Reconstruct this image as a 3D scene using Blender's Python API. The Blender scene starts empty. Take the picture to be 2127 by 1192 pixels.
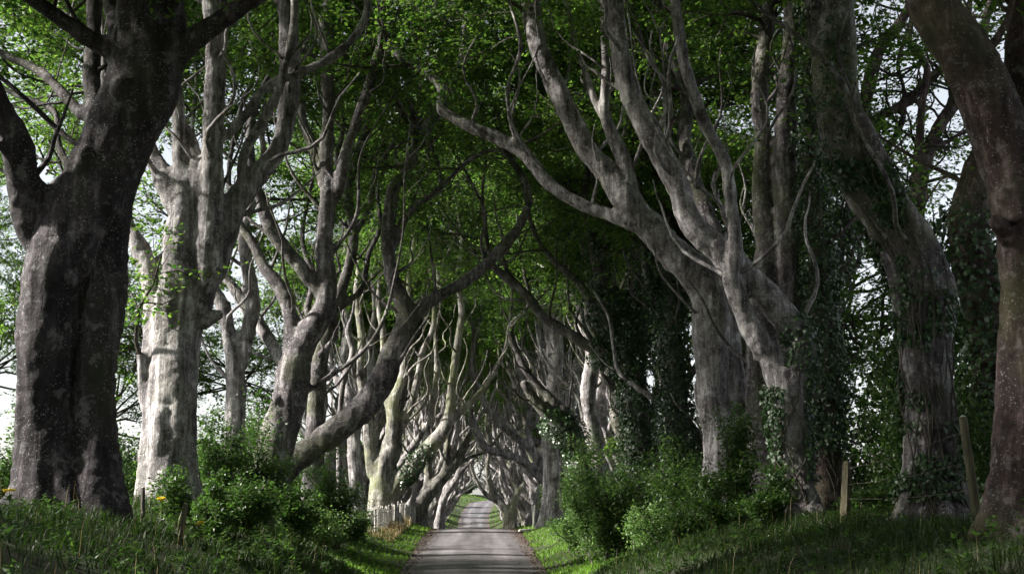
import bpy, math, random
import numpy as np
from mathutils import Vector, Matrix, Euler

# ------------------------------------------------------------------ camera, sky, sun, exposure
scene = bpy.context.scene
FPX = 2954.0                                   # focal length in pixels of the 2127 px wide photograph
CAM = np.array([0.0, 0.0, 1.7])
PITCH = math.atan2(1040 - 596, FPX)
YAW = math.radians(1.52)
cd = bpy.data.cameras.new('camera'); cam = bpy.data.objects.new('camera', cd)
scene.collection.objects.link(cam)
cd.lens = FPX / 2127 * 36; cd.sensor_width = 36; cd.clip_start = 0.1; cd.clip_end = 6000
cam.location = CAM; cam.rotation_euler = (math.radians(90) + PITCH, 0, -YAW)
scene.camera = cam
CROT = np.array(Euler((math.radians(90) + PITCH, 0, -YAW)).to_matrix())

SUN_EL, SUN_AZ = math.radians(32), math.radians(-94)   # azimuth from +Y towards +X
world = bpy.data.worlds.new('World'); scene.world = world; world.use_nodes = True
wn = world.node_tree.nodes; wl = world.node_tree.links
sky = wn.new('ShaderNodeTexSky'); sky.sky_type = 'NISHITA'; sky.sun_disc = False
sky.sun_elevation = SUN_EL; sky.sun_rotation = SUN_AZ; sky.air_density = 1.0; sky.dust_density = 1.0; sky.ozone_density = 1.0
hs = wn.new('ShaderNodeHueSaturation'); hs.inputs['Saturation'].default_value = 0.3      # thin white cloud over the blue
wl.new(sky.outputs[0], hs.inputs['Color']); wl.new(hs.outputs[0], wn['Background'].inputs[0]); wn['Background'].inputs[1].default_value = 0.066
sd = bpy.data.lights.new('sun', 'SUN'); sun = bpy.data.objects.new('sun', sd); scene.collection.objects.link(sun)
sd.energy = 5.0; sd.angle = math.radians(4.0); sd.color = (1.0, 0.95, 0.86)
sdir = Vector((math.sin(SUN_AZ) * math.cos(SUN_EL), math.cos(SUN_AZ) * math.cos(SUN_EL), math.sin(SUN_EL)))
sun.rotation_euler = (-sdir).to_track_quat('-Z', 'Y').to_euler(); sun.location = sdir * 60
vs = scene.view_settings
vs.view_transform = 'Standard'; vs.look = 'None'; vs.exposure = 1.8; vs.gamma = 1.0; vs.use_curve_mapping = False
scene.render.engine = 'CYCLES'
scene.cycles.use_denoising = True
scene.cycles.use_adaptive_sampling = True; scene.cycles.adaptive_threshold = 0.03
scene.cycles.max_bounces = 4; scene.cycles.diffuse_bounces = 3; scene.cycles.transmission_bounces = 4; scene.cycles.glossy_bounces = 2
scene.cycles.sample_clamp_indirect = 6

# ------------------------------------------------------------------ helpers
RNG = np.random.default_rng(11)
COL = scene.collection

def at(px, py, d):
    """pixel of the 2127x1192 photograph -> world point whose depth along the road is d"""
    v = CROT @ np.array([(px - 1063.5) / FPX, (596 - py) / FPX, -1.0])
    return CAM + v * (d / v[1])

def _hash(ix, iy, iz):
    h = (ix * 374761393 + iy * 668265263 + iz * 2147483647 + 12345) & 0xffffffff
    h = ((h ^ (h >> 13)) * 1274126177) & 0xffffffff
    return ((h ^ (h >> 16)) & 0xffff) / 65535.0

def vnoise(p):
    """value noise -1..1 at the points p (n,3)"""
    i = np.floor(p).astype(np.int64); f = p - i; f = f * f * (3 - 2 * f)
    r = 0
    for dx in (0, 1):
        for dy in (0, 1):
            for dz in (0, 1):
                w = (f[:, 0] if dx else 1 - f[:, 0]) * (f[:, 1] if dy else 1 - f[:, 1]) * (f[:, 2] if dz else 1 - f[:, 2])
                r = r + w * _hash(i[:, 0] + dx, i[:, 1] + dy, i[:, 2] + dz)
    return r * 2 - 1

def fbm(p, o=3):
    s = 0; a = 1.0
    for k in range(o):
        s = s + a * vnoise(p * 2 ** k + 17.3 * k); a *= 0.5
    return s

def norm(v):
    return v / np.maximum(np.linalg.norm(v, axis=-1, keepdims=True), 1e-9)

def mesh_np(name, V, F, mat=None, smooth=False):
    """V (n,3); F: list of int arrays (m,k), mixed polygon sizes allowed"""
    me = bpy.data.meshes.new(name)
    V = np.asarray(V, dtype=np.float32)
    if not isinstance(F, (list, tuple)): F = [F]
    F = [np.asarray(f, dtype=np.int32) for f in F if len(f)]
    me.vertices.add(len(V)); me.vertices.foreach_set('co', V.ravel())
    loops = np.concatenate([f.ravel() for f in F])
    tot = np.concatenate([np.full(len(f), f.shape[1], dtype=np.int32) for f in F])
    start = np.concatenate([[0], np.cumsum(tot)[:-1]]).astype(np.int32)
    me.loops.add(len(loops)); me.loops.foreach_set('vertex_index', loops)
    me.polygons.add(len(tot)); me.polygons.foreach_set('loop_start', start)
    try: me.polygons.foreach_set('loop_total', tot)
    except Exception: pass
    me.polygons.foreach_set('use_smooth', np.full(len(tot), smooth, dtype=bool))
    me.update(calc_edges=True)
    if mat: me.materials.append(mat)
    return me

def link(name, data, parent=None, **props):
    o = bpy.data.objects.new(name, data); COL.objects.link(o)
    if parent is not None: o.parent = parent
    for k, v in props.items(): o[k] = v
    return o

def thing(name, loc, label, cat, group=None):
    o = bpy.data.objects.new(name, None); COL.objects.link(o)
    o.location = loc; o['label'] = label; o['category'] = cat; o.empty_display_size = 0.3
    if group: o['group'] = group
    return o

def copy_tree(o, parent=None, bare=False):
    c = o.copy(); COL.objects.link(c); c.parent = parent
    for ch in list(o.children):
        if not (bare and ch.name.startswith('upper')): copy_tree(ch, c)
    return c

class Geo:
    """collects polygons of several sizes"""
    def __init__(s): s.V = []; s.F = {}; s.n = 0
    def add(s, V, F):
        V = np.asarray(V, dtype=float)
        for f in (F if isinstance(F, list) else [F]):
            f = np.asarray(f)
            if len(f): s.F.setdefault(f.shape[1], []).append(f + s.n)
        s.V.append(V); s.n += len(V)
    def mesh(s, name, mat, smooth=False, offset=None):
        V = np.concatenate(s.V)
        if offset is not None: V = V - np.asarray(offset)
        return mesh_np(name, V, [np.concatenate(f) for f in s.F.values()], mat, smooth)

def frames(P):
    T = np.gradient(P, axis=0); T = norm(T)
    N = np.zeros_like(T)
    a = np.array([1.0, 0, 0]) if abs(T[0, 0]) < 0.8 else np.array([0, 1.0, 0])
    n = a - T[0] * (a @ T[0]); N[0] = n / np.linalg.norm(n)
    for i in range(1, len(P)):
        n = N[i - 1] - T[i] * (N[i - 1] @ T[i]); N[i] = n / max(np.linalg.norm(n), 1e-9)
    return T, N, np.cross(T, N)

def tube(P, R, seg=8, flare=None, seed=0):
    """closed swept tube; flare=(height, amount) makes buttressed roots at its lower end"""
    P = np.asarray(P, float); R = np.asarray(R, float)
    T, N, B = frames(P)
    th = np.linspace(0, 2 * math.pi, seg, endpoint=False)
    rad = np.repeat(R[:, None], seg, 1)
    if flare:
        rg = np.random.default_rng(seed)
        h = np.maximum(P[:, 2] - P[0, 2] - 0.45, 0)[:, None]
        lob = 1 + 0.45 * np.cos(4 * th + rg.uniform(0, 6)) + 0.35 * np.cos(7 * th + rg.uniform(0, 6)) + .25 * np.cos(th + rg.uniform(0, 6))
        rad = rad * (1 + flare[1] * np.exp(-h / flare[0]) * lob[None, :])
        rad = rad * (1 + (0.05 * np.cos(5 * th + rg.uniform(0, 6)) + .04 * np.cos(8 * th + rg.uniform(0, 6)))[None, :] * np.exp(-h / 3.0))
    ring = P[:, None] + rad[..., None] * (np.cos(th)[None, :, None] * N[:, None] + np.sin(th)[None, :, None] * B[:, None])
    n = len(P); V = ring.reshape(-1, 3)
    i = np.arange(n - 1)[:, None] * seg; j = np.arange(seg)[None, :]; k = (j + 1) % seg
    Q = np.stack([i + j, i + k, i + seg + k, i + seg + j], -1).reshape(-1, 4)
    V = np.vstack([V, P[:1] - T[:1] * R[0] * .3, P[-1:] + T[-1:] * R[-1] * .5])
    c0, c1 = n * seg, n * seg + 1
    jj = np.arange(seg); kk = (jj + 1) % seg
    t0 = np.stack([kk, jj, np.full(seg, c0)], 1)
    t1 = np.stack([(n - 1) * seg + jj, (n - 1) * seg + kk, np.full(seg, c1)], 1)
    return V, [Q, np.vstack([t0, t1])]

def catmull(C, step):
    """resample control rows (any columns, xyz first) as a smooth curve with about `step` spacing"""
    C = np.asarray(C, float)
    out = []
    Cp = np.vstack([2 * C[0] - C[1], C, 2 * C[-1] - C[-2]])
    for i in range(1, len(Cp) - 2):
        p0, p1, p2, p3 = Cp[i - 1:i + 3]
        n = max(2, int(np.linalg.norm((p2 - p1)[:3]) / step))
        t = np.linspace(0, 1, n, endpoint=False)[:, None]
        out.append(0.5 * (2 * p1 + (p2 - p0) * t + (2 * p0 - 5 * p1 + 4 * p2 - p3) * t ** 2 + (3 * p1 - p0 - 3 * p2 + p3) * t ** 3))
    out.append(C[-1:])
    return np.vstack(out)

# ------------------------------------------------------------------ materials
def new_mat(name):
    m = bpy.data.materials.new(name); m.use_nodes = True
    nt = m.node_tree; return m, nt, nt.nodes, nt.links, nt.nodes['Principled BSDF']

def N_(nt, kind, **kw):
    n = nt.nodes.new(kind)
    for k, v in kw.items():
        if k in n.inputs: n.inputs[k].default_value = v
        else: setattr(n, k, v)
    return n

def ramp(nt, src, stops):
    r = nt.nodes.new('ShaderNodeValToRGB'); e = r.color_ramp.elements
    while len(e) < len(stops): e.new(0.5)
    for i, (p, c) in enumerate(stops):
        e[i].position = p; e[i].color = (*c, 1) if len(c) == 3 else c
    nt.links.new(src, r.inputs[0]); return r

def mixc(nt, fac, a, b, mode='MIX'):
    m = nt.nodes.new('ShaderNodeMix'); m.data_type = 'RGBA'; m.blend_type = mode
    for s, v in ((0, fac), (6, a), (7, b)):
        if hasattr(v, 'is_output'): nt.links.new(v, m.inputs[s])
        else: m.inputs[s].default_value = v if s == 0 else (*v, 1)
    return m.outputs[2]

def bark_mat(name, dark, mid, pale, lichen=0.6, algae=0.25, algae_col=(0.13, 0.15, 0.05)):
    m, nt, nd, lk, bs = new_mat(name)
    geo = nd.new('ShaderNodeNewGeometry'); pos = geo.outputs['Position']
    big = N_(nt, 'ShaderNodeTexNoise', Scale=1.7, Detail=8.0, Roughness=0.68, Distortion=0.4); lk.new(pos, big.inputs['Vector'])
    mp = N_(nt, 'ShaderNodeMapping'); mp.inputs['Scale'].default_value = (5.5, 5.5, 0.55); lk.new(pos, mp.inputs[0])
    streak = N_(nt, 'ShaderNodeTexNoise', Scale=1.0, Detail=6.0, Roughness=0.62, Distortion=0.7); lk.new(mp.outputs[0], streak.inputs['Vector'])
    mp2 = N_(nt, 'ShaderNodeMapping'); mp2.inputs['Scale'].default_value = (5, 5, 26); lk.new(pos, mp2.inputs[0])
    wrink = N_(nt, 'ShaderNodeTexNoise', Scale=1.0, Detail=3.0, Roughness=0.6, Distortion=1.2); lk.new(mp2.outputs[0], wrink.inputs['Vector'])
    fine = N_(nt, 'ShaderNodeTexNoise', Scale=38.0, Detail=4.0, Roughness=0.7); lk.new(pos, fine.inputs['Vector'])
    mott = N_(nt, 'ShaderNodeTexNoise', Scale=11.0, Detail=5.0, Roughness=0.7); lk.new(pos, mott.inputs['Vector'])
    a = nd.new('ShaderNodeMath'); a.operation = 'ADD'; lk.new(big.outputs[0], a.inputs[0]); lk.new(streak.outputs[0], a.inputs[1])
    b = nd.new('ShaderNodeMath'); b.operation = 'MULTIPLY'; b.inputs[1].default_value = 0.5; lk.new(a.outputs[0], b.inputs[0])
    col = ramp(nt, b.outputs[0], [(0.42, dark), (0.53, mid), (0.62, pale)]).outputs[0]
    mo = ramp(nt, mott.outputs[0], [(0.32, (0.5, 0.48, 0.5)), (0.52, (1, 1, 1)), (0.7, (1.25, 1.22, 1.22))]).outputs[0]
    col = mixc(nt, 0.9, col, mo, 'MULTIPLY')
    wr = ramp(nt, wrink.outputs[0], [(0.28, (0.4, 0.38, 0.39)), (0.42, (1, 1, 1))]).outputs[0]
    wm = ramp(nt, mott.outputs[0], [(0.4, (0.1, 0.1, 0.1)), (0.6, (0.8, 0.8, 0.8))]).outputs[0]
    col = mixc(nt, wm, col, mixc(nt, 1.0, col, wr, 'MULTIPLY'))
    ck = nd.new('ShaderNodeMath'); ck.operation = 'SUBTRACT'; ck.inputs[1].default_value = 0.5; lk.new(streak.outputs[0], ck.inputs[0])
    ca = nd.new('ShaderNodeMath'); ca.operation = 'ABSOLUTE'; lk.new(ck.outputs[0], ca.inputs[0])
    cl = ramp(nt, ca.outputs[0], [(0.004, (0.25, 0.23, 0.24)), (0.016, (1, 1, 1))]).outputs[0]
    cm = ramp(nt, big.outputs[0], [(0.42, (0, 0, 0)), (0.55, (0.9, 0.9, 0.9))]).outputs[0]
    col = mixc(nt, cm, col, mixc(nt, 1.0, col, cl, 'MULTIPLY'))
    # algae patches
    al = N_(nt, 'ShaderNodeTexNoise', Scale=0.55, Detail=5.0, Roughness=0.6); lk.new(pos, al.inputs['Vector'])
    alm = ramp(nt, al.outputs[0], [(0.48, (0, 0, 0)), (0.68, (algae, algae, algae))]).outputs[0]
    col = mixc(nt, alm, col, algae_col)
    # crustose lichen: big pale patches and many small white dots
    lp = N_(nt, 'ShaderNodeTexNoise', Scale=3.2, Detail=7.0, Roughness=0.72); lk.new(pos, lp.inputs['Vector'])
    lpm = ramp(nt, lp.outputs[0], [(0.565, (0, 0, 0)), (0.61, (lichen * .55,) * 3)]).outputs[0]
    col = mixc(nt, lpm, col, (0.42, 0.41, 0.415))
    wp = mixc(nt, 0.035, pos, fine.outputs[1], 'ADD')
    vo = N_(nt, 'ShaderNodeTexVoronoi', Scale=29.0); lk.new(wp, vo.inputs['Vector'])
    sc = nd.new('ShaderNodeSeparateColor'); lk.new(vo.outputs['Color'], sc.inputs[0])
    lim = N_(nt, 'ShaderNodeMapRange'); lim.inputs['From Min'].default_value = 0.42; lim.inputs['To Min'].default_value = 0.0; lim.inputs['To Max'].default_value = 0.42; lk.new(sc.outputs[0], lim.inputs[0])
    ls = nd.new('ShaderNodeMath'); ls.operation = 'LESS_THAN'; lk.new(vo.outputs['Distance'], ls.inputs[0]); lk.new(lim.outputs[0], ls.inputs[1])
    dots = ls.outputs[0]
    dm = N_(nt, 'ShaderNodeTexNoise', Scale=1.9, Detail=3.0); lk.new(pos, dm.inputs['Vector'])
    dmm = ramp(nt, dm.outputs[0], [(0.40, (0, 0, 0)), (0.56, (lichen,) * 3)]).outputs[0]
    dd = mixc(nt, 1.0, dots, dmm, 'MULTIPLY')
    col = mixc(nt, dd, col, (0.52, 0.51, 0.50))
    lk.new(col, bs.inputs['Base Color'])
    bs.inputs['Roughness'].default_value = 0.78; bs.inputs['Specular IOR Level'].default_value = 0.3
    # relief
    h1 = nd.new('ShaderNodeMath'); h1.operation = 'MULTIPLY_ADD'; h1.inputs[1].default_value = 1.2; lk.new(mott.outputs[0], h1.inputs[0]); lk.new(streak.outputs[0], h1.inputs[2])
    h2 = nd.new('ShaderNodeMath'); h2.operation = 'MULTIPLY_ADD'; h2.inputs[1].default_value = 0.35; lk.new(fine.outputs[0], h2.inputs[0]); lk.new(h1.outputs[0], h2.inputs[2])
    bp = N_(nt, 'ShaderNodeBump', Strength=0.9, Distance=0.035); lk.new(h2.outputs[0], bp.inputs['Height'])
    lk.new(bp.outputs[0], bs.inputs['Normal'])
    return m

def leaf_mat(name, c0, c1, t0, t1, trans=0.5, rough=0.45, spec=0.35):
    """leaf: diffuse/gloss face colours c0..c1, light let through in t0..t1, each leaf its own mix"""
    m, nt, nd, lk, bs = new_mat(name)
    g = nd.new('ShaderNodeNewGeometry')
    cr = ramp(nt, g.outputs['Random Per Island'], [(0.0, c0), (0.75, c1), (1.0, tuple(min(1, x * 1.25) for x in c1))]).outputs[0]
    tr = ramp(nt, g.outputs['Random Per Island'], [(0.0, t0), (1.0, t1)]).outputs[0]
    lk.new(cr, bs.inputs['Base Color']); bs.inputs['Roughness'].default_value = rough
    bs.inputs['Specular IOR Level'].default_value = spec
    t = nd.new('ShaderNodeBsdfTranslucent'); lk.new(tr, t.inputs[0])
    mx = nd.new('ShaderNodeMixShader'); mx.inputs[0].default_value = trans
    lk.new(bs.outputs[0], mx.inputs[1]); lk.new(t.outputs[0], mx.inputs[2])
    lk.new(mx.outputs[0], nd['Material Output'].inputs[0])
    return m

M = {}
M['bark'] = bark_mat('beech_bark', (0.028, 0.023, 0.026), (0.105, 0.092, 0.098), (0.27, 0.255, 0.26), 0.65, 0.5, (0.10, 0.12, 0.04))
M['bark_purple_shaded'] = bark_mat('beech_bark_purple_shaded', (0.012, 0.009, 0.012), (0.042, 0.034, 0.041), (0.115, 0.10, 0.112), 0.38, 0.15)  # purple-grey bark, darkened: shade on the near edge tree put into the colour
M['bark_far_lit'] = bark_mat('beech_bark_algae_lit', (0.04, 0.036, 0.033), (0.22, 0.207, 0.19), (0.48, 0.46, 0.435), 0.6, 0.75, (0.17, 0.19, 0.08))  # algae-green bark, lifted: light in the avenue centre put into the colour
M['bark_brown_shaded'] = bark_mat('beech_bark_brown_shaded', (0.018, 0.011, 0.011), (0.062, 0.040, 0.038), (0.15, 0.112, 0.106), 0.3, 0.3)  # brown bark, darkened as well to carry the shade on the right
M['bark_pale_lit'] = bark_mat('beech_bark_pale_lit', (0.055, 0.047, 0.051), (0.27, 0.252, 0.256), (0.55, 0.53, 0.53), 0.75, 0.2)  # pale bark, raised further: light on the silvery trunks put into the colour
M['twig'] = bark_mat('twig_bark', (0.03, 0.026, 0.022), (0.07, 0.06, 0.05), (0.13, 0.12, 0.10), 0.1, 0.2)
M['leaf'] = leaf_mat('beech_leaf', (0.016, 0.042, 0.008), (0.042, 0.085, 0.018), (0.035, 0.125, 0.014), (0.27, 0.46, 0.065), 0.5)
M['ivy'] = leaf_mat('ivy_leaf', (0.012, 0.032, 0.010), (0.03, 0.065, 0.02), (0.03, 0.08, 0.01), (0.06, 0.14, 0.02), 0.15, 0.42, 0.45)
M['shrub'] = leaf_mat('shrub_leaf', (0.016, 0.038, 0.009), (0.048, 0.09, 0.022), (0.035, 0.10, 0.012), (0.12, 0.24, 0.035), 0.4, 0.42, 0.4)
M['elder'] = leaf_mat('pale_shrub_leaf', (0.05, 0.095, 0.025), (0.12, 0.20, 0.065), (0.10, 0.22, 0.035), (0.24, 0.40, 0.10), 0.4, 0.42, 0.4)
M['grass'] = leaf_mat('grass_blade_shaded', (0.006, 0.014, 0.003), (0.024, 0.042, 0.008), (0.014, 0.045, 0.005), (0.06, 0.12, 0.016), 0.35, 0.5, 0.25)  # rough grass, kept darker: shade on the banks is put into the colour
M['verge'] = leaf_mat('verge_grass_sunlit', (0.05, 0.11, 0.012), (0.12, 0.21, 0.03), (0.10, 0.26, 0.02), (0.24, 0.44, 0.05), 0.4, 0.5, 0.25)  # short fresh grass, paler still: sunlight on the verge is put into the colour
M['hay'] = leaf_mat('dry_grass', (0.20, 0.15, 0.07), (0.36, 0.29, 0.15), (0.25, 0.2, 0.08), (0.4, 0.3, 0.15), 0.3)
M['litter'] = leaf_mat('fallen_leaf', (0.03, 0.02, 0.015), (0.075, 0.05, 0.036), (0.1, 0.03, 0.01), (0.2, 0.08, 0.03), 0.1)

def ground_mat():
    m, nt, nd, lk, bs = new_mat('ground_soil_and_turf')
    g = nd.new('ShaderNodeNewGeometry')
    n = N_(nt, 'ShaderNodeTexNoise', Scale=0.8, Detail=8.0, Roughness=0.65); lk.new(g.outputs['Position'], n.inputs['Vector'])
    f = N_(nt, 'ShaderNodeTexNoise', Scale=14.0, Detail=6.0, Roughness=0.7); lk.new(g.outputs['Position'], f.inputs['Vector'])
    c = ramp(nt, n.outputs[0], [(0.35, (0.028, 0.02, 0.013)), (0.5, (0.03, 0.04, 0.012)), (0.7, (0.055, 0.085, 0.02))]).outputs[0]
    c2 = ramp(nt, f.outputs[0], [(0.3, (0.55, 0.55, 0.5)), (0.7, (1.1, 1.1, 1.0))]).outputs[0]
    lk.new(mixc(nt, 0.8, c, c2, 'MULTIPLY'), bs.inputs['Base Color']); bs.inputs['Roughness'].default_value = 0.95
    bp = N_(nt, 'ShaderNodeBump', Strength=0.8, Distance=0.06); lk.new(f.outputs[0], bp.inputs['Height']); lk.new(bp.outputs[0], bs.inputs['Normal'])
    return m
M['ground'] = ground_mat()

def road_mat():
    m, nt, nd, lk, bs = new_mat('worn_asphalt')
    uv = nd.new('ShaderNodeUVMap')
    sx = nd.new('ShaderNodeSeparateXYZ'); lk.new(uv.outputs[0], sx.inputs[0])       # u across the road in metres, v along it
    g = nd.new('ShaderNodeNewGeometry')
    n = N_(nt, 'ShaderNodeTexNoise', Scale=0.9, Detail=6.0, Roughness=0.6); lk.new(g.outputs['Position'], n.inputs['Vector'])
    mp = N_(nt, 'ShaderNodeMapping'); mp.inputs['Scale'].default_value = (2.2, 0.12, 1); lk.new(uv.outputs[0], mp.inputs[0])
    st = N_(nt, 'ShaderNodeTexNoise', Scale=1.0, Detail=5.0, Roughness=0.6); lk.new(mp.outputs[0], st.inputs['Vector'])
    gr = N_(nt, 'ShaderNodeTexNoise', Scale=55.0, Detail=3.0, Roughness=0.8); lk.new(g.outputs['Position'], gr.inputs['Vector'])
    base = ramp(nt, st.outputs[0], [(0.3, (0.085, 0.08, 0.086)), (0.5, (0.135, 0.128, 0.134)), (0.7, (0.20, 0.19, 0.197))]).outputs[0]
    pat = ramp(nt, n.outputs[0], [(0.35, (0.7, 0.7, 0.7)), (0.65, (1.15, 1.12, 1.15))]).outputs[0]
    base = mixc(nt, 0.8, base, pat, 'MULTIPLY')
    gg = ramp(nt, gr.outputs[0], [(0.35, (0.6, 0.6, 0.6)), (0.65, (1.3, 1.3, 1.3))]).outputs[0]
    base = mixc(nt, 0.7, base, gg, 'MULTIPLY')
    tk = nd.new('ShaderNodeMath'); tk.operation = 'ABSOLUTE'; lk.new(sx.outputs[0], tk.inputs[0])
    t2 = nd.new('ShaderNodeMath'); t2.operation = 'SUBTRACT'; t2.inputs[1].default_value = 0.95; lk.new(tk.outputs[0], t2.inputs[0])
    t3 = nd.new('ShaderNodeMath'); t3.operation = 'ABSOLUTE'; lk.new(t2.outputs[0], t3.inputs[0])
    tr = ramp(nt, t3.outputs[0], [(0.15, (1.2, 1.18, 1.2)), (0.6, (0.72, 0.71, 0.72))]).outputs[0]
    base = mixc(nt, 0.8, base, tr, 'MULTIPLY')
    vc = N_(nt, 'ShaderNodeTexVoronoi', Scale=1.1, feature='DISTANCE_TO_EDGE'); wv = mixc(nt, 0.25, g.outputs['Position'], n.outputs[1], 'ADD'); lk.new(wv, vc.inputs['Vector'])
    ckr = ramp(nt, vc.outputs['Distance'], [(0.004, (0.35, 0.34, 0.35)), (0.02, (1, 1, 1))]).outputs[0]
    ckm = ramp(nt, st.outputs[0], [(0.45, (0, 0, 0)), (0.6, (0.8, 0.8, 0.8))]).outputs[0]
    base = mixc(nt, ckm, base, mixc(nt, 1.0, base, ckr, 'MULTIPLY'))
    # grit and rotted leaves gathered along both edges
    ab = nd.new('ShaderNodeMath'); ab.operation = 'ABSOLUTE'; lk.new(sx.outputs[0], ab.inputs[0])
    wob = nd.new('ShaderNodeMath'); wob.operation = 'MULTIPLY_ADD'; wob.inputs[1].default_value = 1.5; lk.new(n.outputs[0], wob.inputs[0]); lk.new(ab.outputs[0], wob.inputs[2])
    em = ramp(nt, wob.outputs[0], [(0.0, (0, 0, 0)), (1.0, (1, 1, 1))])
    mr = N_(nt, 'ShaderNodeMapRange'); mr.inputs['From Min'].default_value = 2.45; mr.inputs['From Max'].default_value = 2.85; lk.new(wob.outputs[0], mr.inputs[0])
    ec = ramp(nt, gr.outputs[0], [(0.35, (0.045, 0.034, 0.032)), (0.65, (0.16, 0.13, 0.125))]).outputs[0]
    base = mixc(nt, mr.outputs[0], base, ec)
    lk.new(base, bs.inputs['Base Color']); bs.inputs['Roughness'].default_value = 0.6; bs.inputs['Specular IOR Level'].default_value = 0.45
    bp = N_(nt, 'ShaderNodeBump', Strength=0.5, Distance=0.012); lk.new(gr.outputs[0], bp.inputs['Height']); lk.new(bp.outputs[0], bs.inputs['Normal'])
    return m
M['road'] = road_mat()

def wood_mat(name, a, b):
    m, nt, nd, lk, bs = new_mat(name)
    g = nd.new('ShaderNodeNewGeometry')
    mp = N_(nt, 'ShaderNodeMapping'); mp.inputs['Scale'].default_value = (30, 30, 2.5); lk.new(g.outputs['Position'], mp.inputs[0])
    n = N_(nt, 'ShaderNodeTexNoise', Scale=1.0, Detail=5.0, Roughness=0.65); lk.new(mp.outputs[0], n.inputs['Vector'])
    lk.new(ramp(nt, n.outputs[0], [(0.3, a), (0.7, b)]).outputs[0], bs.inputs['Base Color']); bs.inputs['Roughness'].default_value = 0.85
    bp = N_(nt, 'ShaderNodeBump', Strength=0.7, Distance=0.01); lk.new(n.outputs[0], bp.inputs['Height']); lk.new(bp.outputs[0], bs.inputs['Normal'])
    return m
M['post'] = wood_mat('weathered_post', (0.035, 0.03, 0.018), (0.14, 0.125, 0.07))
M['paling'] = wood_mat('bleached_paling', (0.24, 0.225, 0.20), (0.50, 0.48, 0.45))
M['stone'] = wood_mat('pale_stone', (0.45, 0.43, 0.40), (0.65, 0.63, 0.6))
M['hollow'] = wood_mat('rotten_heartwood', (0.006, 0.005, 0.004), (0.02, 0.015, 0.012))
def plain(name, c, rough=0.6):
    m, nt, nd, lk, bs = new_mat(name)
    g = nd.new('ShaderNodeNewGeometry'); n = N_(nt, 'ShaderNodeTexNoise', Scale=20.0, Detail=4.0); lk.new(g.outputs['Position'], n.inputs['Vector'])
    lk.new(ramp(nt, n.outputs[0], [(0.3, tuple(x * .7 for x in c)), (0.7, tuple(min(1, x * 1.2) for x in c))]).outputs[0], bs.inputs['Base Color'])
    bs.inputs['Roughness'].default_value = rough; return m
M['yellow'] = plain('ragwort_yellow', (0.75, 0.55, 0.02))
M['wire'] = plain('rusty_wire', (0.18, 0.14, 0.12), 0.5)

# ------------------------------------------------------------------ ground, road
_yy = np.array([-2000, -40, 20, 45, 60, 72, 80, 90, 110, 150, 190, 210, 235, 262, 300, 2600.0])
_zz = np.array([-0.9, -0.9, -0.85, -0.6, -0.08, 0.2, 0.17, -0.2, -1.5, -3.3, -3.5, -2.75, -0.9, 1.35, 2.0, 2.0])
_fy = np.linspace(-60, 330, 1500); _fz = np.interp(_fy, _yy, _zz)
_k = np.exp(-0.5 * (np.linspace(-3, 3, 31)) ** 2); _k /= _k.sum()
_fz = np.convolve(np.pad(_fz, 15, mode='edge'), _k, 'valid')
def zroad(y): return np.interp(y, _fy, _fz)
def xroad(y): return np.where(y > 225, (np.maximum(y - 225, 0) / 40) ** 2 * 1.9, 0.0)
HALF = 2.35
def ground(x, y):
    x = np.asarray(x, float); y = np.asarray(y, float)
    u = np.abs(x - xroad(y))
    near = np.interp(u, [0, 2.3, 2.6, 3.0, 3.9, 5.2, 7.0, 12, 40, 3000], [0, 0, 0.35, 0.9, 1.4, 1.85, 2.35, 2.2, 2.2, 2.0]) * np.where(x > 0, 0.9, 1.0)
    farp = np.interp(u, [0, 2.3, 2.45, 3.2, 4.2, 5.5, 7.0, 12, 40, 3000], [0, 0, 0.05, 0.2, 0.45, 0.75, 1.0, 0.9, 0.6, 0.0])
    dip = np.interp(y, [80, 120, 200, 240], [0, 0.9, 0.9, 0.0]) * np.clip((u - 2.6) / 3, 0, 1)
    t = np.clip((y - 30) / 18, 0, 1); t = t * t * (3 - 2 * t)
    z = zroad(y) + near * (1 - t) + (farp + dip) * t
    p = np.stack([x.ravel() * .5, y.ravel() * .5, np.zeros(x.size)], 1)
    b = (vnoise(p) * 0.12 + vnoise(p * 3.1) * 0.05).reshape(x.shape)
    return z + b * np.clip((u - 2.45) / 1.2, 0, 1)
def gz(x, y): return float(ground(np.array([x]), np.array([y]))[0])

xs = np.concatenate([[-2500, -800, -300, -120, -60, -40, -28, -20, -15], np.arange(-12, 12.01, 0.3), [15, 20, 28, 40, 60, 120, 300, 800, 2500]])
ys = np.concatenate([[-2000, -500, -120, -40], np.arange(-20, 130, 0.9), np.arange(130, 320, 2.0), [330, 360, 420, 600, 1200, 2600]])
X, Y = np.meshgrid(xs, ys); Z = ground(X, Y) - 0.03
V = np.stack([X + xroad(Y) * (np.abs(X) < 13), Y, Z], -1)
V[..., 2] = ground(V[..., 0], V[..., 1]) - 0.03
nx, ny = len(xs), len(ys)
i = np.arange(ny - 1)[:, None] * nx + np.arange(nx - 1)[None, :]
Q = np.stack([i, i + 1, i + nx + 1, i + nx], -1).reshape(-1, 4)
link('ground', mesh_np('ground', V.reshape(-1, 3), Q, M['ground'], True), kind='structure')

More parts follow.
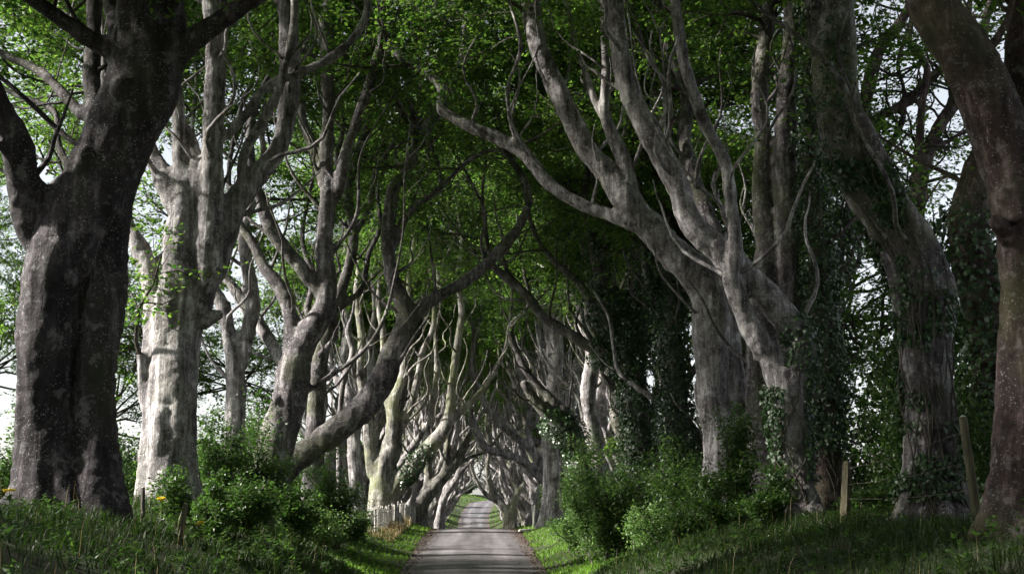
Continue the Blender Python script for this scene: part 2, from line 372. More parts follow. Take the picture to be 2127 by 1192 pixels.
us = np.linspace(-1, 1, 13); ry = np.arange(-30, 305, 0.5)
edge = HALF + 0.12 * vnoise(np.stack([ry * .35, ry * 0, ry * 0 + 5], 1)) + 0.05 * vnoise(np.stack([ry * 1.6, ry * 0, ry * 0 + 9], 1))
RX = xroad(ry)[:, None] + us[None, :] * edge[:, None]
RY = np.repeat(ry[:, None], 13, 1); RZ = zroad(RY) + 0.05 * (1 - us[None, :] ** 2) + 0.006
i = np.arange(len(ry) - 1)[:, None] * 13 + np.arange(12)[None, :]
Q = np.stack([i, i + 1, i + 14, i + 13], -1).reshape(-1, 4)
rm = mesh_np('road', np.stack([RX, RY, RZ], -1).reshape(-1, 3), Q, M['road'], True)
uvl = rm.uv_layers.new(name='UVMap')
uvv = np.stack([(us[None, :] * edge[:, None]).ravel(), RY.ravel()], 1).astype(np.float32)
li = np.zeros(len(rm.loops), dtype=np.int32); rm.loops.foreach_get('vertex_index', li)
uvl.data.foreach_set('uv', uvv[li].ravel())
link('road', rm, kind='structure')

# ------------------------------------------------------------------ leaves, twigs, crowns
def leaves(C, A, S, L, W, fold=0.18):
    """quads: C base points, A leaf axis, S side axis, L lengths, W widths"""
    n = np.cross(A, S); L = np.asarray(L)[:, None]; W = np.asarray(W)[:, None]
    mid = C + A * L * 0.45 - n * W * fold
    V = np.stack([C, mid + S * W * .5, C + A * L, mid - S * W * .5], 1).reshape(-1, 3)
    # keep the midrib straight: lift base and tip instead of the sides
    F = np.arange(len(C) * 4).reshape(-1, 4)
    return V, F

class Crown:
    """twigs as thin tubes and leaves in flat sprays along them"""
    def __init__(s, rng, leaf=0.125, per=17, twig_len=1.1):
        s.r = rng; s.g = Geo(); s.tw = []; s.leaf = leaf; s.per = per; s.tl = twig_len
    def wander(s, p, d, length, n, amp, lift=0.0):
        P = [np.array(p, float)]; d = norm(np.array(d, float))
        for k in range(n):
            d = norm(d + s.r.normal(0, amp, 3) + np.array([0, 0, lift]))
            P.append(P[-1] + d * length / n)
        return np.array(P)
    def branch(s, p, d, length, r0, level=1, lift=0.03, dens=1.0, droop=-0.05):
        P = s.wander(p, d, length, 7, 0.24, lift)
        R = np.linspace(r0, max(r0 * .25, 0.006), len(P))
        V, F = tube(P[[0, 1, 3, 5, 7]], R[[0, 1, 3, 5, 7]], 5 if r0 > .04 else 3); s.g.add(V, F[0])
        L = length
        if level > 0:
            for k in range(int(4 * dens + s.r.random() * 2)):
                t = s.r.uniform(0.3, 1.0); i = min(int(t * 7), 6); q = P[i] + (P[i + 1] - P[i]) * (t * 7 - i)
                dd = norm(norm(P[i + 1] - P[i]) + s.r.normal(0, 0.75, 3) * np.array([1, 1, 0.6]))
                s.branch(q, dd, L * s.r.uniform(0.35, 0.6), R[i] * .6, level - 1, 0.0, dens, droop)
        for k in range(int(L * 3.4 * dens + 1)):
            t = s.r.uniform(0.2, 1.0); i = min(int(t * 7), 6); q = P[i] + (P[i + 1] - P[i]) * (t * 7 - i)
            dd = norm(norm(P[i + 1] - P[i]) * .7 + s.r.normal(0, 0.8, 3) * np.array([1, 1, 0.45]) + np.array([0, 0, droop]))
            s.twig(q, dd)
    def twig(s, q, d):
        L = s.tl * s.r.uniform(0.6, 1.3)
        P = s.wander(q, d, L, 3, 0.2, -0.05)
        s.tw.append(P)
    def twig_mesh(s, mat, offset):
        P = np.array(s.tw); n = len(P); T = norm(P[:, 3] - P[:, 0]); u = norm(np.cross(T, [.3, .2, .9])); w = np.cross(T, u)
        V = np.stack([P[:, 0] + u * .011, P[:, 0] - u * .006 + w * .01, P[:, 0] - u * .006 - w * .01, P[:, 3]], 1).reshape(-1, 3)
        i = np.arange(n)[:, None] * 4
        s.g.add(V, np.concatenate([i + np.array([[0, 1, 3]]), i + np.array([[1, 2, 3]]), i + np.array([[2, 0, 3]])]))
        return s.g.mesh('twigs', mat, True, offset)
    def leaf_mesh(s, mat, offset):
        P = np.array(s.tw); n = len(P); k = s.per; r = s.r
        t = r.uniform(0.1, 1.0, (n, k)) * 3; i = np.minimum(t.astype(int), 2); f = (t - i)[..., None]
        idx = np.arange(n)[:, None]
        A = P[idx, i]; B = P[idx, i + 1]; C = A + (B - A) * f
        T = norm(B - A)
        up = norm(np.array([0, 0, 1.0]) + r.normal(0, 0.28, (n, 1, 3)))
        side = norm(np.cross(T, up)); sg = np.where(r.random((n, k, 1)) < .5, -1, 1)
        ax = norm(side * sg + T * r.uniform(0.1, 1.0, (n, k, 1)) + r.normal(0, 0.22, (n, k, 3)) + np.array([0, 0, -0.12]))
        C = C + ax * r.uniform(0, 0.16, (n, k, 1)) + r.normal(0, 0.035, (n, k, 3))
        S = norm(np.cross(up + r.normal(0, 0.38, (n, k, 3)), ax))
        C, ax, S = C.reshape(-1, 3), ax.reshape(-1, 3), S.reshape(-1, 3)
        L = s.leaf * r.uniform(0.65, 1.2, len(C))
        V, F = leaves(C, ax, S, L, L * .68)
        return mesh_np('crown', V - np.asarray(offset), F, mat)

# ------------------------------------------------------------------ trees: tubes -> one skin -> trunk and limbs
def skin(paths, voxel, smooth=3, knots=None):
    """paths: list of (xyz, r, flare) ; returns the vertices, quads and normals of one continuous skin"""
    g = Geo()
    for k, (P, R, fl) in enumerate(paths):
        V, F = tube(P, R, 16 if R.max() > .2 else 10, fl, seed=k + int(abs(P[0, 0]) * 100)); g.add(V, F)
    rg = np.random.default_rng(len(paths))
    for P, R, fl in paths:                                  # healed branch stubs and burrs, part of the skin
        i = 6
        while i < len(P) - 6:
            r = R[i]; T = norm(P[i + 1] - P[i]); dv = norm(np.cross(T, rg.normal(0, 1, 3))); dv = norm(dv + T * .4)
            L = r * rg.uniform(1.05, 1.22) + rg.uniform(.0, .04); q = r * rg.uniform(.22, .42)
            if r > voxel * 1.6 and not (fl and P[i, 2] - P[0, 2] < 3.2): V, F = tube(np.array([P[i], P[i] + dv * L * .6, P[i] + dv * L]), [q * 1.5, q * 1.2, q * .8], 8); g.add(V, F)
            i += int(rg.uniform(.7, 2.6) / max(np.linalg.norm(P[i + 1] - P[i]), .03))
    me = g.mesh('raw', None); o = bpy.data.objects.new('raw', me); COL.objects.link(o)
    m = o.modifiers.new('v', 'REMESH'); m.mode = 'VOXEL'; m.voxel_size = voxel
    m = o.modifiers.new('s', 'SMOOTH'); m.factor = 0.5; m.iterations = smooth
    dg = bpy.context.evaluated_depsgraph_get(); ev = o.evaluated_get(dg)
    em = ev.to_mesh()
    V = np.empty(len(em.vertices) * 3, dtype=np.float32); em.vertices.foreach_get('co', V); V = V.reshape(-1, 3).astype(float)
    n = len(em.polygons); F = np.empty(len(em.loops), dtype=np.int32); em.loops.foreach_get('vertex_index', F)
    F = F.reshape(n, 4)
    ev.to_mesh_clear(); bpy.data.objects.remove(o); bpy.data.meshes.remove(me)
    return V, F

def vert_normals(V, F):
    fn = np.cross(V[F[:, 2]] - V[F[:, 0]], V[F[:, 3]] - V[F[:, 1]])
    N = np.zeros_like(V)
    for k in range(4): np.add.at(N, F[:, k], fn)
    return norm(N)

def tidy(F, fo, nv):
    """give stray faces of a limb to the limb or trunk around them, so that each stays in one piece"""
    E = np.sort(np.stack([F, np.roll(F, -1, 1)], -1).reshape(-1, 2), 1)
    key = E[:, 0].astype(np.int64) * nv + E[:, 1]; o = np.argsort(key, kind='stable'); ks = key[o]; fs = o // 4
    m = np.nonzero(ks[1:] == ks[:-1])[0]; a, b = fs[m], fs[m + 1]
    for _ in range(3):
        same = fo[a] == fo[b]; ea, eb = a[same], b[same]
        lab = np.arange(len(F))
        while True:
            l = np.minimum(lab[ea], lab[eb]); new = lab.copy()
            np.minimum.at(new, lab[ea], l); np.minimum.at(new, lab[eb], l); np.minimum.at(new, ea, l); np.minimum.at(new, eb, l)
            while True:
                nn = new[new]
                if (nn == new).all(): break
                new = nn
            if (new == lab).all(): break
            lab = new
        size = np.bincount(lab, minlength=len(F)); best = {}
        for r in np.unique(lab):
            k = fo[r]
            if k not in best or size[r] > size[best[k]]: best[k] = r
        keep = np.zeros(len(F), bool); keep[list(best.values())] = True
        stray = ~keep[lab]
        if not stray.any(): break
        d = ~same; x = np.concatenate([a[d], b[d]]); y = np.concatenate([b[d], a[d]])
        s = stray[x] & ~stray[y]; to = {}
        for p, q in zip(lab[x[s]], fo[y[s]]): to[p] = q
        if not to: break
        t = np.full(len(F), -1); t[list(to.keys())] = list(to.values())
        hit = stray & (t[lab] >= 0); fo = fo.copy(); fo[hit] = t[lab][hit]
    return fo

def build_wood(root, paths, voxel, mat, base, lumps=1.0):
    """trunk + limbs of one tree as children of root; paths[0] is the trunk"""
    thin = []; thick = []; tails = []
    for k, (P, R, fl) in enumerate(paths):
        ok = R > voxel * .95; i = len(R) if ok.all() else (int(np.argmin(ok)) if ok[0] else 0)
        if i < 4 and k: thin.append((P, R, None)); continue
        if i < len(R) - 2: thin.append((P[max(i - 2, 0):], np.minimum(R[max(i - 2, 0):], R[max(i - 1, 0)] * .93), len(thick))); P, R = P[:i + 1], R[:i + 1]
        thick.append((P, R, fl))
    for P, R, own_k in thin:
        st = max(1, len(P) // 26); P2, R2 = P[::st], R[::st]
        if len(P2) < 3: continue
        v, f = tube(P2, R2, 6); tails.append((link('branch', mesh_np('branch', v - base, f, mat, True), root), own_k))
    paths = thick
    V, F = skin(paths, voxel)
    N = vert_normals(V, F)
    own_r = np.full(len(V), 1e9); own = np.zeros(len(V), int); rad = np.ones(len(V))
    for k, (P, R, fl) in enumerate(paths):
        for c in range(0, len(V), 60000):
            v = V[c:c + 60000]
            sub = slice(None, None, 2 if len(P) > 40 else 1)
            q = P[sub]; c0 = q.mean(0); vv = (v - c0).astype(np.float32); qq = (q - c0).astype(np.float32)
            j = ((qq ** 2).sum(1)[None, :] - 2 * (vv @ qq.T)).argmin(1)
            dd = np.linalg.norm(vv - qq[j], axis=1) - R[sub][j]
            m = dd < own_r[c:c + 60000]
            own_r[c:c + 60000][m] = dd[m]; own[c:c + 60000][m] = k; rad[c:c + 60000][m] = R[sub][j][m]
    a = np.clip(rad, 0.04, 0.6) * lumps
    disp = a * (0.13 * fbm(V * np.array([1.6, 1.6, .8]) + 3.1, 2) + 0.11 * vnoise(V * np.array([4.5, 4.5, 0.9]))) + np.minimum(a, .25) * 0.09 * vnoise(V * np.array([7, 7, 9.0]))
    # folded collars and swollen rings now and then
    col = np.maximum(0, vnoise(V * 0.9 + 40) - 0.45)
    disp += np.minimum(a, 0.5) * 0.35 * col
    V = V + N * disp[:, None]
    N = vert_normals(V, F)
    fo = tidy(F, own[F[:, 0]], len(V))
    for k in range(len(paths)):
        f = F[fo == k]
        if len(f) == 0: continue
        u, inv = np.unique(f.ravel(), return_inverse=True)
        me = mesh_np('trunk' if k == 0 else 'limb', V[u] - base, inv.reshape(-1, 4), mat, True)
        me.normals_split_custom_set_from_vertices(N[u].tolist())
        ob = link('trunk' if k == 0 else 'limb', me, root)
        for t, kk in tails:
            if kk == k: t.parent = ob                       # a limb's thin end is part of that limb
    return V, N, own

def side_branches(root, paths, base, mat, rng, zmin, step, rmax=.4):
    """thin bare winding branches off the limbs, each a part of the tree"""
    for P, R, fl in paths:
        s = np.concatenate([[0], np.cumsum(np.linalg.norm(np.diff(P, axis=0), axis=1))]); t = step * rng.random()
        while t < s[-1]:
            j = min(np.searchsorted(s, t), len(P) - 2); t += step * rng.uniform(.5, 1.6)
            if P[j, 2] - base[2] < zmin or R[j] > rmax: continue
            T = norm(P[j + 1] - P[j]); u = norm(np.cross(T, rng.normal(0, 1, 3))); d = norm(u * .9 + T * .5 + np.array([0, 0, .15]))
            L = rng.uniform(1.6, 4.6); n = 11; r0 = float(np.clip(R[j] * .3, .018, .065)); p = P[j].copy(); rows = [p.copy()]; ph = rng.uniform(0, 6.28); w = np.cross(d, [0, 0, 1.0]); fq = rng.uniform(.7, 1.3)
            for m in range(n):
                d = norm(d + w * .5 * math.sin(ph + m * fq) + np.array([0, 0, .13]) + rng.normal(0, .1, 3)); p = p + d * L / n; rows.append(p.copy())
            q = np.array(rows); v, f = tube(q, np.linspace(r0, r0 * .3, len(q)), 5); link('branch', mesh_np('branch', v - base, f, mat, True), root)

def spec(s):
    return [tuple(float(v) for v in q.split(',')) for q in s.split(';') if q.strip()]

TOPS = []
for v in range(3):
    rng = np.random.default_rng(900 + v); cr = Crown(rng, .16, per=26, twig_len=1.2)
    for k in range(22):
        a = k * 2.4 + rng.uniform(-.3, .3); e = rng.uniform(-.12, .9)
        dv = np.array([math.cos(a) * math.cos(e), math.sin(a) * math.cos(e), math.sin(e)])
        cr.branch(dv * .4 + np.array([0, 0, rng.uniform(-.8, 1.5)]), dv, rng.uniform(3.6, 5.6), .07, 2, .03, .52)
    TOPS.append((cr.twig_mesh(M['twig'], (0, 0, 0)), cr.leaf_mesh(M['leaf'], (0, 0, 0))))
CROWNS = {   # dense upper foliage per traced beech (metres); some crowns added only to block sun
 'A': [(-2.5, 17, 14), (-9, 18, 14), (-14, 21, 12), (-9, 24, 15), (-4, 22, 14.5), (-13, 13, 11), (-7, 14, 14)], 'V': [(-14.5, 55, 19.5)], 'C': [(-15.5, 41, 19)], 'B': [(-15.5, 34.5, 18.5), (-11, 28, 18), (-6, 29, 19), (-2, 30, 18)],  # outer-left and nearest crowns added as sun blocks, no limbs behind them
 'F': [(-15.5, 48, 19), (-12, 48, 16), (-9, 50, 20)], 'D': [(-2.5, 55, 18), (-7, 54, 21)],  # F's outermost crown added to keep sun off the upper limbs
 'E': [(-1, 73, 17), (-5, 75, 19)], 'G': [(-19, 81, 10), (-24, 84, 12), (-29, 86, 9), (-25, 81, 20), (-31, 85, 16), (-21, 83, 6), (-14, 84, 8), (-6, 79, 15), (-8, 79, 19), (-3, 80, 20)],
 'R1': [(8, 18, 13), (3, 19, 14), (12, 12, 12), (6, 9, 12), (1, 12, 12.5), (-3, 5, 12), (3, 2, 12)], 'R2': [(7, 27, 17.5), (12, 25, 15.5), (3, 27, 18)],  # R1 crowns above the viewpoint added, unseen, to shade the near banks
 'R9': [(14, 33, 17)], 'R3': [(5, 32, 17), (8, 34, 19)], 'R7': [(9, 37, 21), (4, 38, 21)], 'R8': [(13.5, 48, 6.0), (14, 53, 9), (12, 59, 6.5)], 'R4': [(3, 40, 22), (7, 41, 21)],
 'R5b': [(7, 49, 15), (5, 49, 20), (9, 50, 18)], 'R5': [(3, 53, 17), (7, 54, 19), (6, 56, 14)], 'R6': [(5, 65, 15), (6, 64, 20)], 'R6b': [(4, 72, 15), (4, 72, 21), (7, 74, 18)]}
HERO_SURF = {}
def hero(key, label, d, trunk, limbs, mat='bark', voxel=0, seed=0, crown_z=8.0, dens=1.0, extend=5.0, flare=(0.6, 0.52),
         leaf=0.155, name='beech_tree', branch_step=1.0, blen=3.0, toward=None, group=None, top=True, top_lift=0.8):
    """a beech traced from the photograph: every point px,py,width in pixels[,depth offset in metres]"""
    voxel = 0.028 + d * 0.0011
    rng = np.random.default_rng(seed + 100)
    world_paths = []; pix = []
    all_l = [trunk] + limbs
    for k, L in enumerate(all_l):
        dd = 0.0
        if isinstance(L, tuple): L, dd = L
        q = spec(L)
        if k == 0: d0 = d; j0 = None
        else:
            allp = np.vstack(pix); j = ((allp[:, :2] - np.array(q[0][:2])) ** 2).sum(1).argmin(); d0 = allp[j, 2]
            near_ok = math.hypot(*(allp[j, :2] - np.array(q[0][:2]))) < 60
        n = len(q); rows = []; pr = []
        for m, p in enumerate(q):
            t = m / (n - 1); dep = d0 + dd * t + (p[3] if len(p) > 3 else 0)
            w = at(p[0], p[1], dep); r = max(p[2] / 2 * dep / FPX * 0.83, 0.02)
            rows.append([*w, r]); pr.append([p[0], p[1], dep])
        if k == 0:                                          # carry the trunk down into the ground
            g = gz(rows[0][0], rows[0][1])
            if rows[0][2] > g - 0.3:
                rows.insert(0, [rows[0][0], rows[0][1], g - 0.45, rows[0][3] * 1.02]); pr.insert(0, pr[0])
            base = np.array([rows[0][0], rows[0][1], g])
        elif q[0][1] > 1000:                                # a second stem from the same root
            g = gz(rows[0][0], rows[0][1]); rows.insert(0, [rows[0][0], rows[0][1], g - 0.45, rows[0][3] * 1.02]); pr.insert(0, pr[0])
        else:                                               # root the limb inside its parent
            rows.insert(0, [*(0.35 * np.array(rows[0][:3]) + 0.65 * np.array(at(allp[j, 0], allp[j, 1], allp[j, 2]))), rows[0][3] * .8]) if near_ok and math.hypot(*(allp[j, :2] - np.array(q[0][:2]))) > 8 else None
        ext = rows[-1][2] > 7.0 and extend > 0 and (q[-1][1] < 450 or (q[-1][1] < 720 and q[-1][2] < 20))
        if ext:                                             # the limb goes on above the frame
            e = np.array(rows[-1][:3]); v = norm(e - np.array(rows[-2][:3])); r = rows[-1][3]
            for m in range(1, 4):
                v = norm(v + rng.normal(0, 0.25, 3) + np.array([0, 0, 0.25])); e = e + v * extend / 3
                rows.append([*e, max(r * (1 - m * .28), 0.022)])
        C = catmull(rows, max(voxel * 3, 0.1))
        C[:, 3] = np.maximum(C[:, 3], 0.02)
        wob = np.stack([vnoise(C[:, :3] * 0.9 + 7 * k + o) for o in (0, 31, 62)], 1) * 0.18 * C[:, 3:4]
        world_paths.append((C[:, :3] + wob, C[:, 3], flare if k == 0 or q[0][1] > 1000 else None))
        pq = np.array(pr); t = np.linspace(0, len(pq) - 1, len(pq) * 8)
        pix.append(np.stack([np.interp(t, np.arange(len(pq)), pq[:, c]) for c in range(3)], 1))
    root = thing(name, base, label, 'tree', group)
    V, N, own = build_wood(root, world_paths, voxel, M[mat], base)
    HERO_SURF[key] = (V, N, own, base, world_paths)
    if key != 'S': side_branches(root, world_paths, base, M[mat], rng, 3.6, 1.5 if d > 30 else 2.2)
    # crown
    cr = Crown(rng, leaf)
    for k, (P, R, fl) in enumerate(world_paths):
        s = np.concatenate([[0], np.cumsum(np.linalg.norm(np.diff(P, axis=0), axis=1))])
        t = branch_step * rng.random()
        while t < s[-1]:
            j = min(np.searchsorted(s, t), len(P) - 2)
            if P[j, 2] > crown_z and R[j] < 0.45:
                T = norm(P[j + 1] - P[j])
                dv = rng.normal(0, 1, 3) * np.array([1, 1, 0.35]); dv = dv - T * (dv @ T) * .6
                dv = norm(dv) + np.array([0, 0, 0.15])
                dv = dv + np.array([0, .7 if d < 60 else 0, .1])
                if toward is not None: dv = dv + np.array(toward)
                cr.branch(P[j], norm(dv), blen * rng.uniform(0.55, 1.25), min(R[j] * .45, 0.07), 1, 0.02, dens)
            t += branch_step * rng.uniform(0.6, 1.4)
        if P[-1, 2] > 5.0 and R[-1] < .1:
            T = norm(P[-1] - P[-3]); cr.branch(P[-1], T, blen * .9, min(R[-1], .06), 1, 0.03, dens)
    if len(cr.tw) > 30:
        tm = cr.twig_mesh(M['twig'], base); link('twigs', tm, link('crown', cr.leaf_mesh(M['leaf'], base), root))
    for m, c in enumerate(CROWNS.get(key, [])):
        tm, lm = TOPS[(seed + m) % 3]
        o = link('upper_crown', lm, root); o.location = np.array(c[:3]) - base; o.rotation_euler = (0, 0, seed * 1.7 + m * 2.1)
        link('upper_branches', tm, o)
    return root


# ------------------------------------------------------------------ the beeches near the camera, traced one by one
hero('A', 'massive dark twin-stemmed beech at the left edge, standing on the grass bank', 25,
     '95,1040,150; 86,950,140; 88,800,136; 95,700,140; 102,600,150; 132,520,185; 165,440,205; 200,380,190; 235,300,175; 275,210,180; 300,130,190; 310,60,180; 320,-40,150; 330,-150,110',
     [('200,1050,112; 196,900,106; 200,750,98; 210,620,98; 222,520,96; 232,430,100; 250,340,90', .35),
      ('95,500,95; 62,440,88; 45,370,84; 32,310,84; 5,245,80; -35,170,80; -60,60,75', -1.5),
      ('205,330,75; 197,240,52; 190,160,46; 193,80,42; 200,-20,40', 1.8),
      ('330,140,70; 400,85,58; 470,35,52; 545,-15,48; 620,-80,40', -1.0),
      ('270,110,85; 190,85,52; 110,30,40; 45,-15,32; -20,-60,28', -1.0),
      ('172,240,32; 140,205,30; 85,150,27; 20,120,24; -60,80,20', 2.5),
      ('130,420,40; 104,400,34; 76,378,30', -.5),
      ('150,350,26; 122,300,24; 118,240,20; 85,215,18; 40,200,14', 2.0),
      ('240,120,60; 235,40,50; 225,-60,45', 1.0)], seed=1, mat='bark_purple_shaded', crown_z=10.8, dens=1.0, voxel=0)
hero('B', 'pale grey many-stemmed beech with lichen spots, second in the row left of the road', 33,
     '350,1085,132; 352,950,128; 355,850,130; 362,750,122; 368,650,116; 374,560,98; 378,480,84; 385,420,70; 378,360,52; 372,300,40; 370,230,32; 362,160,26; 355,80,24',
     [('400,640,80; 425,580,72; 432,500,64; 440,400,60; 442,300,54; 446,200,54; 446,100,52; 440,0,48; 436,-60,46', -.6),
      ('440,570,70; 470,470,70; 500,410,66; 540,360,58; 578,312,50; 598,240,52; 606,150,54; 600,60,52; 590,-40,46', 1.0),
      ('375,440,66; 345,372,58; 316,322,48; 290,270,42; 262,200,36; 240,120,30', .8),
      ('500,405,26; 505,330,28; 540,262,28; 578,195,27; 592,130,24; 610,50,22; 612,-30,20', -1.0),
      ('470,285,24; 515,235,28; 555,180,25; 640,145,28; 700,112,27; 752,55,25; 762,-10,22', .5),
      ('412,390,36; 402,305,32; 372,245,30; 362,180,26; 350,110,22', 1.2),
      ('310,745,36; 312,690,34; 316,610,42; 302,540,48; 272,485,42; 255,430,34; 240,360,28', .6),
      ('308,850,34; 298,800,30; 294,752,26; 290,735,20', -.2),
      ('430,575,42; 447,566,32; 456,564,26', -.3),
      ('420,665,46; 445,655,32; 458,652,26', -.2)], seed=2, mat='bark_pale_lit', crown_z=13.2, voxel=0, toward=(0, .3, .1))
hero('F', 'slender beech forking low like a tuning fork, behind the leafy bushes', 45,
     '490,1010,56; 489,900,52; 490,830,50; 487,760,46; 478,700,38; 466,640,38; 446,600,30; 425,555,26; 415,500,22; 420,430,18; 410,350,16; 400,270,14',
     [('497,760,38; 514,695,42; 525,625,40; 516,560,35; 504,490,30; 514,440,26; 535,400,22; 548,330,20; 545,260,18; 560,190,16', 1.0),
      ('590,760,34; 550,692,32; 512,636,30; 480,588,26; 450,540,22; 430,480,20', 3.0)], seed=3, mat='bark_pale_lit', crown_z=9, voxel=0)
hero('C', 'purple-grey beech with S-curved limbs rising from bushes beside the long leaning beech', 42,
     '560,1010,95; 580,920,88; 600,840,86; 612,780,84; 630,720,72; 655,675,62; 676,630,54; 682,590,50; 673,520,47; 679,450,47; 683,400,48; 676,340,40; 680,250,34; 680,150,34; 676,50,36; 690,-40,34',
     [('690,415,36; 706,388,34; 715,330,30; 736,270,28; 760,200,28; 780,130,27; 796,75,24; 792,0,22; 800,-50,20', -1.2),
      ('672,385,34; 652,310,30; 630,255,26; 622,180,22; 605,110,20', 1.4),
      ('608,740,48; 602,660,40; 578,595,36; 548,555,30; 525,505,26; 500,468,22; 480,420,18; 476,350,16', .8),
      ('665,605,36; 622,552,36; 582,505,38; 556,455,37; 542,410,32; 528,370,28; 520,300,24; 530,220,20', -.8),
      ('690,520,24; 700,512,18; 704,508,14', -.2),
      ('640,812,15; 690,778,14; 740,742,12; 775,705,11; 800,655,9; 815,600,7', -1.0),
      ('668,640,26; 690,660,24; 695,700,20; 660,740,20', .6)], seed=4, mat='bark', crown_z=14, voxel=0)
hero('D', 'long beech trunk leaning low towards the road from the bushes, forking overhead', 47,
     '545,1040,74; 600,970,68; 650,925,65; 700,890,64; 750,850,62; 790,790,60; 815,730,58; 843,665,54; 836,630,45; 816,580,38; 806,520,36; 810,450,36; 821,390,32; 848,352,30; 866,300,31; 890,262,30; 912,230,28; 935,190,26; 960,130,24; 965,60,20; 980,-20,18',
     [('846,665,42; 880,635,36; 905,618,32; 960,590,30; 1010,550,28; 1050,510,28; 1078,470,25; 1094,436,22; 1101,415,20; 1088,370,18; 1060,330,16; 1036,298,14; 1040,250,12; 1020,200,10', 2.0),
      ('820,515,16; 840,462,18; 870,425,18; 900,402,18; 930,375,16; 966,340,14; 1002,318,11; 1040,310,8', -1.0),
      ('912,392,13; 912,340,12; 893,302,12; 870,260,10; 872,200,8', .8),
      ('850,350,18; 862,300,20; 858,240,16; 838,200,15; 800,190,12; 780,150,10', -1.2),
      ('1010,552,10; 1000,500,9; 1010,450,8; 990,400,7', .5)], seed=5, mat='bark', crown_z=12.5, voxel=0, leaf=.13)
hero('E', 'squat grey-green beech fanning into many limbs behind the paling fence, left of the road', 70,
     '793,1085,84; 789,1040,66; 795,990,62; 810,930,46; 818,876,38; 814,841,34; 829,800,24; 839,760,22; 843,715,20; 855,650,18; 850,580,15; 860,500,14; 850,420,12',
     [('806,1040,52; 846,985,46; 882,940,40; 917,897,36; 934,851,28; 941,788,22; 950,720,20; 958,650,18; 950,580,16; 960,500,14', -1.0),
      ('778,985,34; 766,930,29; 762,886,28; 757,840,26; 748,780,22; 752,700,20; 740,620,18; 745,540,15', 1.0),
      ('812,850,26; 802,820,22; 792,770,20; 796,700,18; 786,630,16; 790,560,14', .5),
      ('930,880,26; 962,850,22; 1000,810,17; 1028,770,14; 1050,720,11; 1060,660,9', .6),
      ('826,900,24; 850,850,22; 866,790,20; 878,730,18; 900,680,16; 905,610,14; 925,540,12', -.6),
      ('870,955,24; 890,900,20; 898,840,18; 908,780,16; 905,700,14; 915,630,12', 1.5)], seed=6, mat='bark_far_lit', crown_z=12, voxel=0, flare=(.5, .3), leaf=.14)
hero('G', 'lichen-white beech trunk just behind the squat fan-limbed beech', 76,
     '746,1070,40; 741,1000,36; 736,946,36; 733,897,34; 726,820,28; 716,740,24; 722,660,20; 712,580,18; 720,500,15; 710,420,13',
     [('736,900,24; 752,840,22; 770,790,20; 765,720,16; 778,650,14; 772,560,12', .6),
      ('728,850,20; 700,790,18; 684,730,16; 690,660,14; 670,590,12', 1.0)], seed=7, mat='bark_pale_lit', crown_z=12, voxel=0, leaf=.14)
hero('V', 'dark slender beech with weaving limbs between the S-curved beech and leaning trunk', 53,
     '648,1040,54; 655,900,48; 660,800,44; 672,720,40; 694,640,34; 722,560,30; 735,480,28; 722,400,26; 742,320,24; 770,240,22; 762,160,20; 775,80,17; 768,0,15',
     [('734,490,20; 770,425,18; 782,350,17; 820,292,15; 834,210,13; 820,140,11; 832,60,10', -1.2), ('722,405,17; 700,335,16; 714,255,14; 698,170,12; 706,90,10', 1.0),
      ('690,650,22; 752,600,19; 765,530,17; 790,470,15; 784,400,13; 800,330,11', 1.0), ('672,720,22; 640,650,20; 650,580,18; 628,500,15; 640,420,13', 1.4)], seed=46, mat='bark', crown_z=14.5)
hero('S', 'dead bleached upright stem between the leaning beech and the fan-limbed beech', 56,
     '704,1010,18; 704,900,16; 708,830,17; 716,780,17; 733,728,18; 722,690,18; 730,660,12; 738,620,8',
     [('722,690,10; 712,660,7; 715,640,5', .2)], seed=8, mat='bark_pale_lit', crown_z=99, extend=0, top=False, voxel=0, name='dead_tree', flare=(.4, .2))

hero('H', 'beech forking low over the dropping paling fence, left row', 92,
     '866,1085,40; 872,1055,36; 905,1007,32; 941,971,26; 958,940,22; 971,915,19; 982,880,16; 976,840,14; 990,790,12; 985,730,10; 1000,660,9',
     [('880,1045,24; 889,1000,22; 890,955,20; 900,900,18; 896,850,16; 908,790,14; 902,720,12; 912,650,10', .6),
      ('915,1000,20; 928,960,18; 930,915,16; 940,870,14; 934,810,12; 948,750,11; 940,690,9', -.8),
      ('945,968,14; 975,950,12; 1000,940,11; 1022,925,9; 1040,900,7', 1.0)], seed=41, mat='bark_far_lit', crown_z=11, leaf=.16)
hero('I', 'distant pale beech at the foot of the far road, left side', 122,
     '912,1100,26; 914,1070,22; 924,1030,20; 948,995,17; 955,960,14; 965,925,12; 962,880,10; 972,830,9',
     [('920,1040,14; 932,990,13; 934,940,11; 946,890,10; 940,830,9', .6), ('950,992,12; 968,970,11; 985,950,9; 995,915,8', -.6)], seed=42, mat='bark_pale_lit', crown_z=12, leaf=.18)
hero('T', 'pale beech beyond the crest with low limbs bent back across the road, right row', 84,
     '1118,1095,44; 1124,1050,38; 1130,1005,32; 1122,960,26; 1100,932,22; 1074,909,20; 1040,880,19; 1012,848,18; 992,800,17; 977,761,14; 985,700,12; 972,640,10',
     [('1130,995,26; 1085,957,22; 1045,941,21; 1014,934,21; 992,902,22; 978,866,20', -1.5),
      ('1128,985,26; 1140,930,24; 1128,870,22; 1138,810,20; 1126,750,17; 1134,680,14; 1122,610,12', .8),
      ('1126,1010,20; 1150,960,19; 1160,900,18; 1152,840,16; 1165,780,14; 1158,700,12', 1.5),
      ('1110,940,16; 1096,890,15; 1102,840,14; 1088,790,12; 1096,730,10', .6)], seed=43, mat='bark_pale_lit', crown_z=11, leaf=.16)
